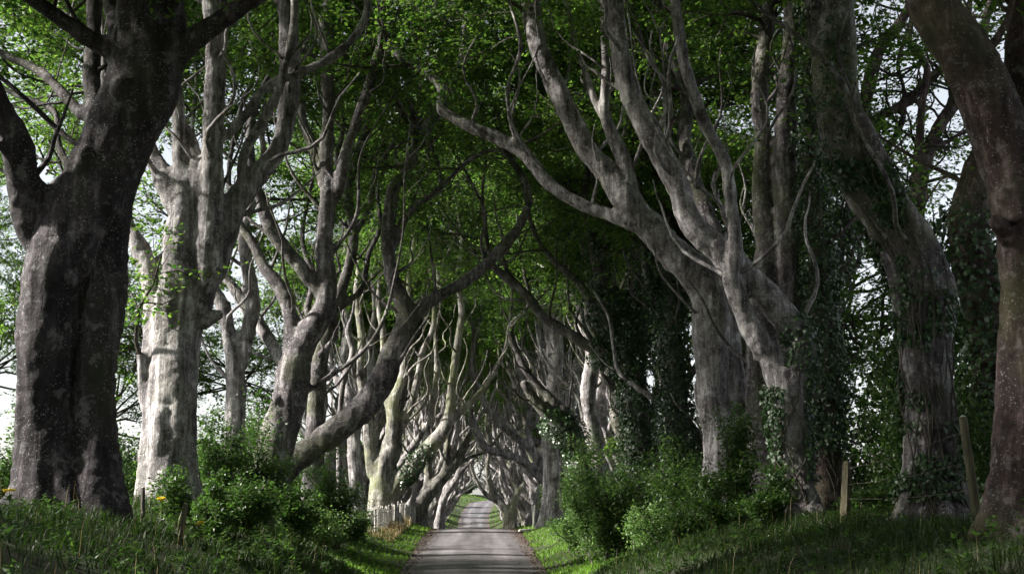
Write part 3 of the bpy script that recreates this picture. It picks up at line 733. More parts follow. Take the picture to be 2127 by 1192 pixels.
hero('U', 'distant beech leaning left beside the far road, right side', 118,
     '1066,1100,26; 1060,1070,22; 1043,1050,20; 1022,1015,18; 1012,975,15; 1018,930,13; 1010,880,11; 1020,830,9',
     [('1060,1060,18; 1074,1030,17; 1064,985,15; 1072,940,13; 1062,890,11; 1070,830,9', .6), ('1048,1056,12; 1018,1036,10; 998,1012,9; 984,985,8; 976,960,6', -.6),
      ('1070,1040,16; 1090,1000,15; 1085,955,13; 1098,900,11; 1090,850,9', 1.0)], seed=44, mat='bark_far_lit', crown_z=12, leaf=.18)

hero('R1', 'huge brown beech trunk at the right edge, its limb leaning left overhead', 20,
     '2135,1135,170; 2122,1050,140; 2118,950,124; 2114,850,118; 2116,700,124; 2120,580,140; 2122,480,150; 2112,400,140; 2092,300,140; 2062,220,138; 2022,140,132; 1980,60,122; 1930,-20,118; 1870,-110,110',
     [('2130,420,90; 2136,320,86; 2132,220,84; 2128,120,90; 2140,20,100; 2150,-80,95', .8),
      ('2100,515,60; 2078,480,58; 2070,462,52', -.5),
      ('2135,1100,70; 2145,1060,70; 2150,900,60; 2160,700,60', -.6)], seed=21, mat='bark_brown_shaded', crown_z=9.2, voxel=0)
hero('R2', 'thick ivy-wrapped beech leaning left, beside the leaning fence post', 27,
     '1948,1085,160; 1938,980,136; 1928,850,130; 1918,750,128; 1918,680,126; 1912,600,138; 1886,530,136; 1840,455,128; 1792,390,118; 1752,310,110; 1736,220,108; 1730,120,112; 1724,30,116; 1718,-60,110',
     [('1945,660,70; 1966,600,62; 1945,545,60; 1915,490,58; 1880,440,50', -.4),
      ('1722,200,50; 1700,100,50; 1690,0,46; 1680,-60,44', .6)], seed=22, mat='bark', crown_z=11, voxel=0, toward=(.2, -.2, 0))
hero('R3', 'silver-grey beech whose two long limbs sweep up and left from an ivied foot', 32,
     '1648,1100,112; 1646,1000,96; 1640,900,86; 1634,830,80; 1640,760,84; 1660,715,80; 1638,668,74; 1590,612,70; 1540,562,65; 1482,512,64; 1432,462,60; 1408,400,60; 1370,320,60; 1330,240,60; 1300,160,54; 1285,80,51; 1275,0,49; 1268,-60,46',
     [('1628,800,74; 1595,735,66; 1562,690,58; 1538,630,50; 1518,578,46; 1528,520,36; 1516,400,35; 1506,335,31; 1472,272,34; 1442,200,34; 1420,130,34; 1408,60,33; 1400,-20,30', -.8),
      ('1512,470,12; 1500,440,10; 1490,420,8', -.2),
      ('1440,470,14; 1408,420,12; 1400,370,10; 1385,330,8', .6)], seed=23, mat='bark_pale_lit', crown_z=13, voxel=0, toward=(-.1, .2, 0))
hero('R7', 'upright beech with two tall parallel stems behind the silver-grey sweeping beech', 37,
     '1605,1070,120; 1600,960,104; 1592,850,88; 1580,760,72; 1578,680,70; 1583,600,68; 1590,500,58; 1580,400,50; 1586,300,45; 1576,200,41; 1588,100,40; 1600,0,38; 1604,-60,36',
     [('1602,900,70; 1628,760,70; 1642,650,70; 1646,560,68; 1636,450,62; 1626,350,59; 1631,250,55; 1640,150,50; 1646,50,46; 1640,-50,44', -.8),
      ('1578,260,22; 1592,180,22; 1600,90,20; 1610,20,18', 1),
      ('1575,720,34; 1530,640,30; 1500,560,34; 1480,470,40; 1440,380,42; 1420,290,40; 1428,200,36; 1400,120,34; 1380,40,30', 3.5)], seed=24, mat='bark', crown_z=13, voxel=0, toward=(0, .3, .1))
hero('R4', 'lichen-flecked beech bending left over the road, right of the ivy-clad trunk', 39,
     '1502,1090,104; 1498,980,86; 1490,880,80; 1484,780,84; 1482,700,96; 1474,630,100; 1446,570,95; 1400,520,84; 1350,470,75; 1310,420,70; 1270,370,60; 1220,310,55; 1180,240,54; 1150,180,53; 1130,120,50; 1110,60,49; 1100,0,48; 1094,-60,44',
     [('1320,465,42; 1275,448,34; 1200,420,34; 1140,382,34; 1090,322,35; 1040,290,35; 980,265,33; 932,240,30; 912,224,27; 918,200,27; 908,168,27; 872,142,26; 838,122,25; 815,96,24; 806,50,22; 790,-10,20', 3.0),
      ('1310,400,42; 1300,340,38; 1272,282,32; 1256,230,28; 1257,150,24; 1255,50,22; 1250,-30,20', -.8),
      ('1270,275,15; 1236,212,20; 1215,150,18; 1194,85,14; 1180,20,11', .5),
      ('1535,830,44; 1526,740,44; 1516,670,50; 1495,620,56', .5),
      ('1085,320,16; 1062,260,15; 1055,180,14; 1080,110,12; 1070,40,10', -1.0),
      ('1525,660,40; 1528,690,26', -.3)], seed=25, mat='bark_pale_lit', crown_z=14.5, voxel=0, toward=(-.1, .25, .1))
hero('R5', 'ivy-smothered beech with bare twisting limbs reaching left across the road', 53,
     '1335,1080,66; 1330,960,60; 1322,850,58; 1312,780,54; 1300,720,48; 1285,660,40; 1262,610,32; 1240,560,29; 1228,490,25; 1215,420,22; 1220,340,18; 1205,260,16; 1210,180,14',
     [('1300,750,44; 1232,722,31; 1182,692,27; 1132,662,26; 1100,622,26; 1070,590,24; 1032,562,20; 1018,535,15; 1010,490,10', .8),
      ('1284,690,34; 1235,640,25; 1203,590,21; 1152,542,18; 1118,500,15; 1100,450,12; 1090,390,10', 1.5),
      ('1310,760,36; 1330,690,34; 1318,610,30; 1326,540,26; 1310,460,24; 1300,380,20; 1310,300,17', -.6),
      ('1240,570,18; 1258,510,18; 1250,440,16; 1230,380,14; 1235,310,12', -.8),
      ('1072,592,14; 1052,560,12; 1040,530,9', .4)], seed=26, mat='bark', crown_z=11, voxel=0, leaf=.13)
hero('R5b', 'tall straight beech completely clothed in ivy, left of the bending beech', 48,
     '1410,1080,70; 1405,960,62; 1402,850,58; 1400,740,54; 1396,640,46; 1385,560,38; 1388,480,30; 1375,400,26; 1380,310,22; 1370,220,18',
     [('1400,700,32; 1355,610,26; 1340,540,22; 1345,460,18; 1330,390,15; 1338,300,12', .8),
      ('1396,650,30; 1430,570,26; 1425,490,22; 1440,420,18; 1430,330,15', 1.2),
      ('1386,570,24; 1345,490,21; 1318,410,18; 1292,330,16; 1300,240,14; 1285,150,11', -1.0), ('1388,490,20; 1412,410,18; 1404,330,16; 1436,250,14; 1424,160,11', .6)], seed=27, mat='bark', crown_z=10, voxel=0, leaf=.13)
hero('R6', 'bright silver beech stem standing just left of the ivy-smothered tree', 64,
     '1242,1060,46; 1238,960,42; 1228,880,40; 1224,800,38; 1232,745,36; 1215,690,26; 1196,630,24; 1172,575,22; 1150,510,19; 1150,440,17; 1130,370,14; 1135,300,12',
     [('1236,760,26; 1262,700,22; 1255,630,20; 1270,560,17; 1262,480,14', 1.0),
      ('1196,635,16; 1182,560,14; 1200,490,12; 1186,420,10; 1196,350,9', -.4), ('1172,578,15; 1140,520,13; 1122,452,12; 1092,400,10; 1080,330,9', 1.0)], seed=28, mat='bark_pale_lit', crown_z=12, voxel=0, leaf=.14)
hero('R6b', 'pale slim beech with twin upright stems, in the middle of the right row', 71,
     '1148,1070,46; 1146,960,40; 1144,880,38; 1150,800,36; 1156,725,34; 1152,660,30; 1148,610,28; 1138,555,26; 1124,505,22; 1110,450,19; 1105,380,16; 1112,310,13',
     [('1146,770,24; 1138,700,17; 1130,640,15; 1108,600,13; 1085,585,11; 1070,540,9', .5),
      ('1156,700,22; 1168,640,18; 1160,580,16; 1172,520,13; 1165,450,11', .8)], seed=29, mat='bark_pale_lit', crown_z=12, voxel=0, leaf=.14)
hero('R6c', 'twisted dark beech limb snaking up and left from an ivied stump, right row', 60,
     '1215,1060,52; 1205,980,44; 1196,910,34; 1176,862,27; 1140,826,24; 1110,792,22; 1078,742,21; 1060,692,20; 1068,668,18; 1092,648,16; 1100,615,12; 1090,570,9',
     [('1196,925,40; 1150,870,36; 1112,830,32; 1086,792,24', -.6)], seed=30, mat='bark', crown_z=8.5, voxel=0, leaf=.13)
hero('R10', 'dark trunk buried in an ivy curtain, between the silver beech and the square post', 36,
     '1724,1100,84; 1720,980,74; 1716,850,66; 1712,700,60; 1700,560,50; 1690,420,44; 1684,280,36; 1680,140,30; 1676,20,26',
     [('1712,640,30; 1740,560,26; 1750,470,22; 1770,390,18; 1775,300,15', 2.0)], seed=33, mat='bark_brown_shaded', crown_z=8.5, dens=.6)
hero('R8', 'dark beech forking against the white sky behind the ivy-wrapped leaning beech', 46,
     '1905,1080,80; 1900,800,70; 1895,600,60; 1902,450,52; 1910,370,44; 1935,300,36; 1962,250,34; 2002,190,32; 2030,120,28; 2050,40,24',
     [('1905,400,34; 1906,340,26; 1910,280,23; 1914,220,22; 1926,140,22; 1902,108,20; 1888,85,18; 1895,30,16; 1880,-40,14', -1.5),
      ('1898,470,28; 1850,390,25; 1832,330,24; 1855,290,22; 1873,250,18; 1878,190,14; 1866,130,11', 1.0),
      ('1898,520,30; 1836,420,28; 1806,320,27; 1814,255,28; 1850,232,28; 1888,208,27; 1942,155,25; 1990,100,22; 2010,30,18', 1.5),
      ('1812,300,26; 1796,210,30; 1814,128,31; 1845,80,29; 1880,34,27; 1902,-30,24', -.8),
      ('1960,255,18; 1975,200,16; 1965,150,14; 1985,90,12; 1980,30,10', .8), ('1925,320,16; 1975,290,15; 2010,270,13; 2050,262,11; 2090,230,9', .6)],
     seed=31, mat='bark_brown_shaded', crown_z=8.0, dens=.3, blen=2.2, toward=(.1, 0, 0))
hero('R9', 'broad leaning trunk in deep shade behind the huge right-edge beech', 30,
     '2085,1080,150; 2075,900,130; 2060,760,120; 2040,620,110; 2010,480,100; 2025,400,96; 2060,310,84; 2110,220,74; 2180,120,60',
     [], seed=32, mat='bark_brown_shaded', crown_z=8, voxel=0, dens=.6)

# ------------------------------------------------------------------ the rest of the avenue: five kinds of beech, then copies
def far_paths(rng, nl, lean):
    paths = []
    h = rng.uniform(1.6, 2.6); r = rng.uniform(0.42, 0.55)
    top = np.array([lean * h, rng.uniform(-.2, .2), h])
    rows = [[0, 0, -.6, r * 1.1], [lean * .1, 0, 0.2, r], [*(top * .6), r * .95], [*top, r * .9]]
    d = norm(np.array([lean + .15, rng.uniform(-.2, .2), 1.0])); p = top.copy(); rr = r * .62
    for m in range(9):
        p = p + d * 1.35; d = norm(d + rng.normal(0, .22, 3) * np.array([1, 1, .3]) + np.array([.02, 0, .12])); rr *= .85
        rows.append([*p, rr])
    C = catmull(rows, .25); paths.append((C[:, :3], C[:, 3], (.5, .45)))
    for k in range(nl):
        a = rng.uniform(-1.3, 1.3) if k % 3 else rng.uniform(1.8, 4.4)
        z0 = rng.uniform(.35, 1.0) * h
        st = np.array([lean * z0, 0, z0]); out = np.array([math.cos(a), math.sin(a), 0]); sw = np.array([-out[1], out[0], 0])
        d = norm(out * rng.uniform(.4, 1.1) + np.array([0, 0, rng.uniform(.6, 1.1)])); rr = r * rng.uniform(.3, .5)
        rows = [[*st, rr * 1.15]]; p = st.copy(); n = rng.integers(8, 11); ph = rng.uniform(0, 6.28); fq = rng.uniform(1.0, 1.9)
        for m in range(n):
            p = p + d * rng.uniform(1.0, 1.5); rows.append([*p, rr]); rr *= rng.uniform(.82, .93)
            tgt = out * (.15 + .55 * math.sin(ph + m * fq)) + sw * .6 * math.cos(ph * 2 + m * fq * .8) + np.array([0, 0, 1.0])
            d = norm(d * .45 + norm(tgt) * .55 + rng.normal(0, .12, 3))
        C = catmull(rows, .25); paths.append((C[:, :3], np.maximum(C[:, 3], .035), None))
        for b in range(2):
            i = int(len(C) * rng.uniform(.3, .6)); st = C[i, :3]; rr = C[i, 3] * .7
            d = norm(norm(C[i + 1, :3] - C[i, :3]) + rng.normal(0, .5, 3) * np.array([1, 1, .3])); rows = [[*st, rr]]; p = st.copy(); ph = rng.uniform(0, 6)
            for m in range(6):
                p = p + d * 1.1; rows.append([*p, rr]); rr *= .82; d = norm(d + np.array([.5 * math.sin(ph + m * 1.6), .5 * math.cos(ph + m * 1.6), .22]))
            B = catmull(rows, .25); paths.append((B[:, :3], np.maximum(B[:, 3], .03), None))
    return paths

protos = []
for v in range(5):
    rng = np.random.default_rng(500 + v)
    paths = far_paths(rng, 8 + v % 3, [.08, .1, .2, -.04, .14][v])
    root = thing('beech_tree', (0, 0, 0), '', 'tree')
    build_wood(root, paths, 0.095, M['bark_pale_lit'] if v % 2 == 0 else M['bark_far_lit'], np.zeros(3))
    side_branches(root, paths, np.zeros(3), M['bark_far_lit'], rng, 2.5, 8.0)
    cr = Crown(rng, .17, per=24, twig_len=1.25)
    for P, R, fl in paths:
        for j in range(0, len(P) - 2, 4):
            if P[j, 2] > 10.6 and rng.random() < .8:
                T = norm(P[j + 1] - P[j]); dv = rng.normal(0, 1, 3) * np.array([1, 1, .35]); dv = norm(dv - T * (dv @ T) * .6)
                cr.branch(P[j], dv, 3.2 * rng.uniform(.6, 1.2), min(R[j] * .45, .06), 1, .02, .9)
        if P[-1, 2] > 9.8: cr.branch(P[-1], norm(P[-1] - P[-3]), 2.6, .04, 1, .03, .9)
    tm = cr.twig_mesh(M['twig'], (0, 0, 0)); link('twigs', tm, link('crown', cr.leaf_mesh(M['leaf'], (0, 0, 0)), root))
    for m, (cx, cz) in enumerate(((1.0, 14.5),)):
        tm, lm = TOPS[(v + m) % 3]
        o = link('upper_crown', lm, root); o.location = (cx, m * 1.5, cz); o.rotation_euler = (0, 0, v * 1.3 + m)
        link('upper_branches', tm, o)
    protos.append(root)

ORD = ['first', 'second', 'third', 'fourth', 'fifth', 'sixth', 'seventh', 'eighth', 'ninth', 'tenth', 'eleventh', 'twelfth', 'thirteenth', 'fourteenth',
       'fifteenth', 'sixteenth', 'seventeenth', 'eighteenth', 'nineteenth', 'twentieth', 'twenty-first', 'twenty-second', 'twenty-third', 'twenty-fourth']
rng = np.random.default_rng(77)
used = set()
def place_far(v, x, y, rot, s, label, group, bare=False):
    o = protos[v] if v not in used else copy_tree(protos[v], None, bare); used.add(v)
    o.location = (x, y, gz(x, y) - .05); o.rotation_euler = (0, 0, rot); o.scale = (s, s, s * 1.03)
    o['label'] = label
    if group: o['group'] = group
    return o
for side in (-1, 1):
    y = 101 if side < 0 else 96
    k = 0
    while y < 246:
        x = side * rng.uniform(4.8, 6.0) + float(xroad(y))
        v = (k * 2 + (side > 0)) % 5
        lab = ('grey-green beech, %s past the low-forking beech in the left row' if side < 0 else 'pale branching beech, %s past the bent-limbed beech in the right row') % ORD[k]
        place_far(v, x, y, (0 if side < 0 else math.pi) + rng.uniform(-.5, .5), rng.uniform(1.0, 1.25), lab, 'beeches further down the avenue', side < 0 and k % 3 != 0)
        y += rng.uniform(7.5, 10.5) if side < 0 else rng.uniform(6.5, 9.0); k += 1

for k, (v, x, y, r, lab) in enumerate(((1, -6.6, 83, .2, 'sinuous beech close behind the white-trunked beech in the left row'), (4, 6.8, 79, 3.0, 'many-limbed beech close behind the slim twin-stemmed beech'), (2, 7.6, 90, 3.2, 'beech behind the bent-limbed pale beech, right row'), (3, -6.3, 91, .4, 'twisting beech between the low-forking beech and the hedge, left row'), (0, -7.4, 97, -.2, 'second twisting beech behind the low-forking beech, left row'), (1, 6.6, 87, 2.8, 'twisting beech squeezed behind the bent-limbed pale beech'), (3, 7.4, 103, 3.4, 'shaded beech further behind the bent-limbed pale beech'), (0, -8.3, 79, .3, 'pale beech half hidden behind the long leaning trunk'), (3, -8.6, 86, -.3, 'grey beech deeper left behind the dead bleached stem'),
        (1, 7.8, 58, 3.0, 'beech just behind the ivy-smothered beech, right row'), (4, 8.0, 68, 3.3, 'beech between the bright silver stem and the slim beech'), (2, 9.6, 47, 2.9, 'beech behind the ivy column and the bending beech'),
        (2, -21, 47, 2.0, 'field tree between the massive edge beech and second beech'),
        (4, 13.5, 66, 1.0, 'field tree behind the bending beech'))):
    place_far(v, x, y, r, .95 if abs(x) < 10 else .85, lab, 'beeches standing deeper among the rows', True)
# unseen beeches added by the viewpoint to block sky light, and trees closing the far end
k = 0
for side, yy_ in ((-1, 1), (1, -1), (-1, -7), (1, -9), (-1, -15), (1, -17), (-1, -24), (1, -26), (-1, -34), (1, -35)):
    place_far((k * 2 + 1) % 5, side * 8.6, yy_, (0 if side < 0 else math.pi) + rng.uniform(-.4, .4), 1.22,
              'added unseen beech %s the viewpoint in the %s row' % (['beside', 'just behind', 'further behind', 'far behind', 'farthest behind'][k // 2], 'left' if side < 0 else 'right'), 'unseen beeches added beside the viewpoint')
    k += 1
for k, (x, y, s, lab) in enumerate([(-9, 268, .9, 'small tree left of the far bend in the road'), (-2, 325, .8, 'tree standing straight beyond the far end of the road'),
                                    (-17, 300, 1, 'outermost tree in the far distance left of the bend'), (20, 300, 1, 'tree right of the far bend in the road'),
                                    (14, 330, .9, 'furthest tree behind the bend at the avenue end')]):
    place_far(k, x, y, k * 1.3, s, lab, 'trees closing the far end of the avenue')

# ------------------------------------------------------------------ ivy
def project(V):
    q = (V - CAM) @ CROT
    return 1063.5 + FPX * q[:, 0] / -q[:, 2], 596 - FPX * q[:, 1] / -q[:, 2]

def ivy(key, label, rects, n, size=0.085, thick=(0.02, 0.12), stems=3, seed=0, patch=0.0, mat='ivy', stem_z=(0.0, 4.0)):
    """ivy on the skin of a traced beech; rects in pixels say which stretch of the trunk it covers"""
    rng = np.random.default_rng(seed + 40)
    V, N, own, base, paths = HERO_SURF[key]
    px, py = project(V); w = np.zeros(len(V))
    for x0, y0, x1, y1, wt in rects:
        w = np.maximum(w, wt * ((px > x0) & (px < x1) & (py > y0) & (py < y1)))
    if patch: w = w * np.clip((fbm(V * 1.4 + seed, 3) - patch + .4) * 3, 0, 1)
    w = w / w.sum(); j = rng.choice(len(V), n, p=w)
    nn = norm(N[j] + rng.normal(0, .25, (n, 3)))
    up = np.array([0, 0, 1.0])
    lump = np.clip(fbm(V[j] * 1.8 + 9, 2) * .6 + .5, 0.05, 1.4)
    C = V[j] + rng.normal(0, .035, (n, 3)) + nn * (thick[0] + (thick[1] - thick[0]) * (rng.random(n) ** .6 * lump))[:, None]
    A = norm(-up + nn * rng.uniform(.0, .7, (n, 1)) + rng.normal(0, .35, (n, 3)))
    S = norm(np.cross(nn + rng.normal(0, .35, (n, 3)), A))
    L = size * rng.uniform(.6, 1.25, n)
    # five-cornered leaf: two shoulders and a tip
    W = L * .95; nm = np.cross(A, S)
    Vv = np.stack([C, C + A * (L * .25)[:, None] + S * (W * .55)[:, None], C + A * L[:, None] + nm * (L * .12)[:, None], C + A * (L * .25)[:, None] - S * (W * .55)[:, None]], 1).reshape(-1, 3)
    root = thing('ivy', base, label, 'ivy')
    link('ivy_leaves', mesh_np('ivy_leaves', Vv - base, np.arange(n * 4).reshape(-1, 4), M[mat]), root)
    P, R, _ = paths[0]; T, NN, BB = frames(P)
    for k in range(stems):
        th = rng.uniform(-2.6, -.5); zz = P[:, 2] - base[2]; lo, hi = stem_z
        sel = np.nonzero((zz > lo) & (zz < hi * rng.uniform(.6, 1)))[0]
        if len(sel) < 5: continue
        s = np.linspace(0, 1, len(sel)); ang = th + .5 * np.sin(s * rng.uniform(3, 9) + rng.uniform(0, 6)) + s * rng.uniform(-.6, .6)
        ex, ey = np.array([1.0, 0, 0]), np.array([0, 1.0, 0])
        q = P[sel] + (np.cos(ang)[:, None] * ex + np.sin(ang)[:, None] * ey) * (R[sel] * 1.1 + .05)[:, None] + rng.normal(0, .012, (len(sel), 3))
        Vt, Ft = tube(q, np.linspace(.022, .01, len(sel)), 5); me = mesh_np('stem', Vt - base, Ft, M['twig'], True); link('stem', me, root)
    return root

ivy('R2', 'ivy climbing in ragged patches over the thick leaning right-hand beech', [(1640, -80, 1760, 330, .2), (1690, 330, 1880, 600, .8), (1820, 560, 1990, 700, .45), (1850, 690, 1925, 1040, 1), (1880, 860, 1990, 1040, .5)], 8000, .085, (.02, .2), 12, 1, .25, stem_z=(0, 9))
ivy('R3', 'ivy around the foot of the silver-grey sweeping beech', [(1560, 800, 1628, 1100, 1), (1628, 650, 1720, 760, .5), (1670, 760, 1720, 1000, .7)], 4200, .09, (.02, .2), 5, 2, stem_z=(0, 3.5))
ivy('R10', 'dense ivy curtain on the dark trunk between the silver beech and square post', [(1600, -100, 1850, 940, 1)], 14000, .088, (.03, .5), 4, 3, stem_z=(0, 6))
ivy('R5', 'heavy ivy mantle burying the trunk right of the bright silver stem', [(1230, 600, 1460, 1100, 1), (1200, 480, 1345, 640, .35)], 20000, .095, (.03, .8), 3, 4, stem_z=(0, 5))
ivy('R5b', 'tall dark ivy column clothing the straight beech left of the bending beech', [(1340, 300, 1470, 1100, 1)], 17000, .095, (.03, .6), 3, 5, stem_z=(0, 6))
ivy('R6c', 'bright ivy tuft on the stump of the twisted snaking limb', [(1130, 850, 1260, 1060, 1)], 3500, .11, (.03, .45), 2, 6, stem_z=(0, 1.2))
ivy('R8', 'ivy on the dark forking beech against the white sky', [(1800, 500, 2000, 1100, 1)], 5000, .12, (.05, .5), 1, 7, stem_z=(0, 4))
ivy('R9', 'ivy hiding the shaded leaning trunk behind the right-edge beech', [(1950, 430, 2127, 1100, 1)], 5000, .12, (.05, .5), 1, 8, stem_z=(0, 4))
ivy('E', 'small dark ivy patch under the low right limb of the squat fan-limbed beech', [(830, 920, 900, 1010, 1)], 900, .12, (.02, .15), 1, 9, stem_z=(.2, 1.5))

# ------------------------------------------------------------------ shrubs
def shrub(px, ytop, d, wpx, label, mat='shrub', n=5000, leaf=.075, seed=0, name='shrub', depth=None, loose=.5, xy=None, h=None, w=None, group=None, arch=0.5):
    rng = np.random.default_rng(seed + 300)
    if xy is None:
        t = at(px, ytop, d); x, y = t[0], d; g = gz(x, y); h = max(t[2] - g, .5); w = wpx / 2 * d / FPX
    else: x, y = xy; g = gz(x, y)
    base = np.array([x, y, g]); dep = depth or w
    root = thing(name, base, label, 'shrub', group)
    sg = Geo(); tips = []
    ns = int(7 + n / 700)
    for k in range(ns):
        a = rng.uniform(0, 6.28); rr = rng.random() ** .5; e = np.array([math.cos(a) * rr * w, math.sin(a) * rr * dep, h * math.sqrt(max(.05, 1 - rr * rr * .8)) * rng.uniform(.4, 1.2)])
        b = np.array([rng.normal(0, w * .15), rng.normal(0, dep * .15), -.1])
        mid = b * .4 + e * .5 + np.array([0, 0, h * .12]) + rng.normal(0, .1, 3)
        C = catmull([b, mid, e], .2); V, F = tube(C, np.linspace(.03, .006, len(C)), 4); sg.add(V, F[0])
        for q in C[len(C) // 4:]:
            tips.append(q)
            if rng.random() < .5:
                d2 = rng.normal(0, 1, 3); d2[2] = abs(d2[2]) * .4; d2 = norm(d2) * rng.uniform(.2, .55) * min(1, w)
                V, F = tube(np.array([q, q + d2 * .55 + np.array([0, 0, .05]), q + d2]), [.009, .006, .003], 3); sg.add(V, F[0]); tips.append(q + d2 * .7); tips.append(q + d2)
    link('stems', sg.mesh('stems', M['twig'], True), root)
    tips = np.array(tips); j = rng.integers(0, len(tips), n)
    C = tips[j] + rng.normal(0, .09 + .06 * loose, (n, 3)) * min(1.3, max(w, .5))
    C[:, 2] = np.maximum(C[:, 2], .02)
    A = norm(rng.normal(0, 1, (n, 3)) * np.array([1, 1, .5]) + np.array([0, 0, -.15])); up = norm(np.array([0, 0, 1.0]) + rng.normal(0, .45, (n, 3)))
    S = norm(np.cross(up, A)); L = leaf * rng.uniform(.45, 1.45, n)
    V, F = leaves(C, A, S, L, L * .6)
    link('foliage', mesh_np('foliage', V, F, M[mat]), root)
    return root

shrub(455, 890, 36, 130, 'dark leafy bush right of the pale second beech, behind the stakes', n=10000, seed=1, leaf=0.091)
shrub(540, 845, 37, 130, 'tall loose bush hiding the foot of the purple-grey beech', n=10000, seed=2, loose=1.2, leaf=0.091)
shrub(365, 985, 29, 120, 'sprawling sapling in front of the pale second beech', n=3250, seed=3, loose=1.4, leaf=0.078)
shrub(500, 990, 31, 170, 'low dense bush on the left bank beside the yellow flower', n=8125, seed=4, leaf=0.085)
shrub(615, 1000, 40, 110, 'mid-green bush under the long leaning trunk', n=8125, seed=5, leaf=0.098)
shrub(690, 935, 48, 120, 'rounded dark bush below the middle of the leaning trunk', n=8125, seed=6, leaf=0.104)
shrub(655, 1050, 44, 130, 'bright low weeds in front of the rounded dark bush', mat='elder', n=4375, seed=7, leaf=0.091)
shrub(740, 1065, 54, 110, 'low tangled bramble beside the paling fence', mat='shrub', n=3750, seed=8, leaf=0.098)
shrub(1230, 930, 50, 130, 'pale green bush at the verge below the ivy mantle', mat='elder', n=10000, seed=9, leaf=0.111)
shrub(1195, 1020, 52, 90, 'small pale bush leaning over the right verge', mat='elder', n=3750, seed=10, leaf=0.098)
shrub(1310, 950, 44, 150, 'dark bush beneath the ivy-smothered beech', n=9375, seed=11, leaf=0.098)
shrub(1405, 930, 42, 150, 'thick dark bush between the ivy column and the bending beech', n=9375, seed=12, leaf=0.098)
shrub(1530, 860, 34, 120, 'loose upright bush in front of the bending beech trunk', n=6250, seed=13, loose=1.3, leaf=0.091)
shrub(1480, 1010, 33, 150, 'low bush on the right bank in front of the bending beech', n=6875, seed=14, leaf=0.085)
shrub(1345, 1060, 38, 150, 'low yellow-green weeds along the right verge', mat='elder', n=5000, seed=15, leaf=0.085)
shrub(1255, 1075, 44, 110, 'tuft of weeds at the foot of the pale green bush', mat='elder', n=3125, seed=16, leaf=0.085)
shrub(1150, 1015, 72, 70, 'brownish bramble behind the small pale bush on the right', n=3125, seed=17, leaf=0.117)
shrub(1820, 1000, 33, 140, 'shaded bush between the square post and the leaning beech', n=5625, seed=18, leaf=0.098)
shrub(1270, 1000, 43, 150, 'broad leafy bank of bush in front of the ivy mantle', n=8000, seed=31, leaf=.1)
shrub(1440, 960, 37, 150, 'dense dark bush at the foot of the ivy column', n=8000, seed=32, leaf=.095)
shrub(1590, 985, 31, 110, 'dark bush at the foot of the silver-grey sweeping beech', n=5000, seed=33, leaf=.085)
shrub(1400, 1050, 33, 170, 'trailing bramble on the right bank below the dark bushes', n=5000, seed=34, leaf=.075)
shrub(430, 1000, 28, 110, 'dark bramble beside the short pale leaning stake', n=4500, seed=35, leaf=.075)
HB = []
def hedge(label, group, x, y, h, w, v):
    if len(HB) <= v: o = shrub(0, 0, 0, 0, label, n=8000, seed=40 + v, leaf=.12, xy=(x, y), h=3.0, w=2.0, depth=2.4, loose=1.1, name='hedge_bush', group=group); HB.append(o)
    else: o = copy_tree(HB[v])
    o.location = (x, y, gz(x, y)); o.scale = (w / 2, w / 2, h / 3); o.rotation_euler = (0, 0, x * 3.1 + y); o['label'] = label; o['group'] = group
for k, (x, y, h, w) in enumerate(((11.5, 44, 6.4, 2.4), (12.2, 38, 6.6, 2.6), (13.5, 33, 6.2, 2.6), (10.8, 50, 5.5, 2.2), (10.6, 57, 5.8, 2.3), (10.2, 65, 5.2, 2.2), (10.0, 74, 5, 2.2), (14.5, 46, 6.5, 2.6), (9.9, 30.5, 3.6, 1.6), (11.2, 28.0, 3.4, 1.6))):
    hedge('tall hedge bush behind the right row, ' + ['left of the square post', 'behind the square post', 'between the two big right trunks', 'behind the sweeping beech', 'behind the bending beech', 'behind the ivy column', 'behind the ivy-smothered beech', 'second line behind the square post', 'low and dark behind the leaning post', 'in the shade beside the right-edge beech'][k],
          'bushes of the hedge behind the right row', x, y, h, w, k % 3)
for k, (x, y, h, w) in enumerate(((-11.5, 36, 2.3, 2.0), (-10.5, 42, 3.2, 2.0), (-10.5, 49, 3.6, 2.2), (-10.0, 57, 4.2, 2.4), (-9.8, 66, 4.4, 2.6), (-12.5, 33, 1.6, 1.5), (-9.8, 76, 3.8, 2.2))):
    hedge('field hedge bush behind the left row, ' + ['just right of the massive edge beech', 'left of the tuning-fork beech', 'behind the tuning-fork beech', 'behind the purple-grey beech', 'behind the leaning trunk', 'low at the left edge of the picture', 'behind the fan-limbed beech'][k],
          'bushes of the hedge behind the left row', x, y, h, w, k % 3)
for k, x in enumerate((-13.5, -18, -23, -28, -33)):
    hedge('field boundary bush seen low between the left trunks, %s out from the road' % ORD[k], 'bushes of the cross hedge in the left field', x, 89, 5.0, 3.6, k % 3)
for side in (-1, 1):  # unseen bushes added on both sides to keep low side light off the banks
    for k, y in enumerate((4, 10, 16, 21)):
        hedge('added unseen hedge bush %s of the viewpoint, %s towards the trees' % ('left' if side < 0 else 'right', ORD[k]), 'unseen hedge bushes added beside the viewpoint', side * 12.5, y, 5.0, 3.0, k % 3)
for side in (-1, 1):
    for k, y in enumerate(np.arange(84 if side > 0 else 92, 245, 9.0 if side > 0 else 13.0)):
        hedge('far hedge bush behind the %s row, %s in line past the %s beech' % (('left', ORD[k], 'fan-limbed') if side < 0 else ('right', ORD[k], 'slim twin-stemmed')),
              'hedge bushes lining the far avenue', side * (9.2 + .8 * math.sin(k * 2.3)), y, 4.0 + math.sin(k * 1.7), 3.2, k % 3)
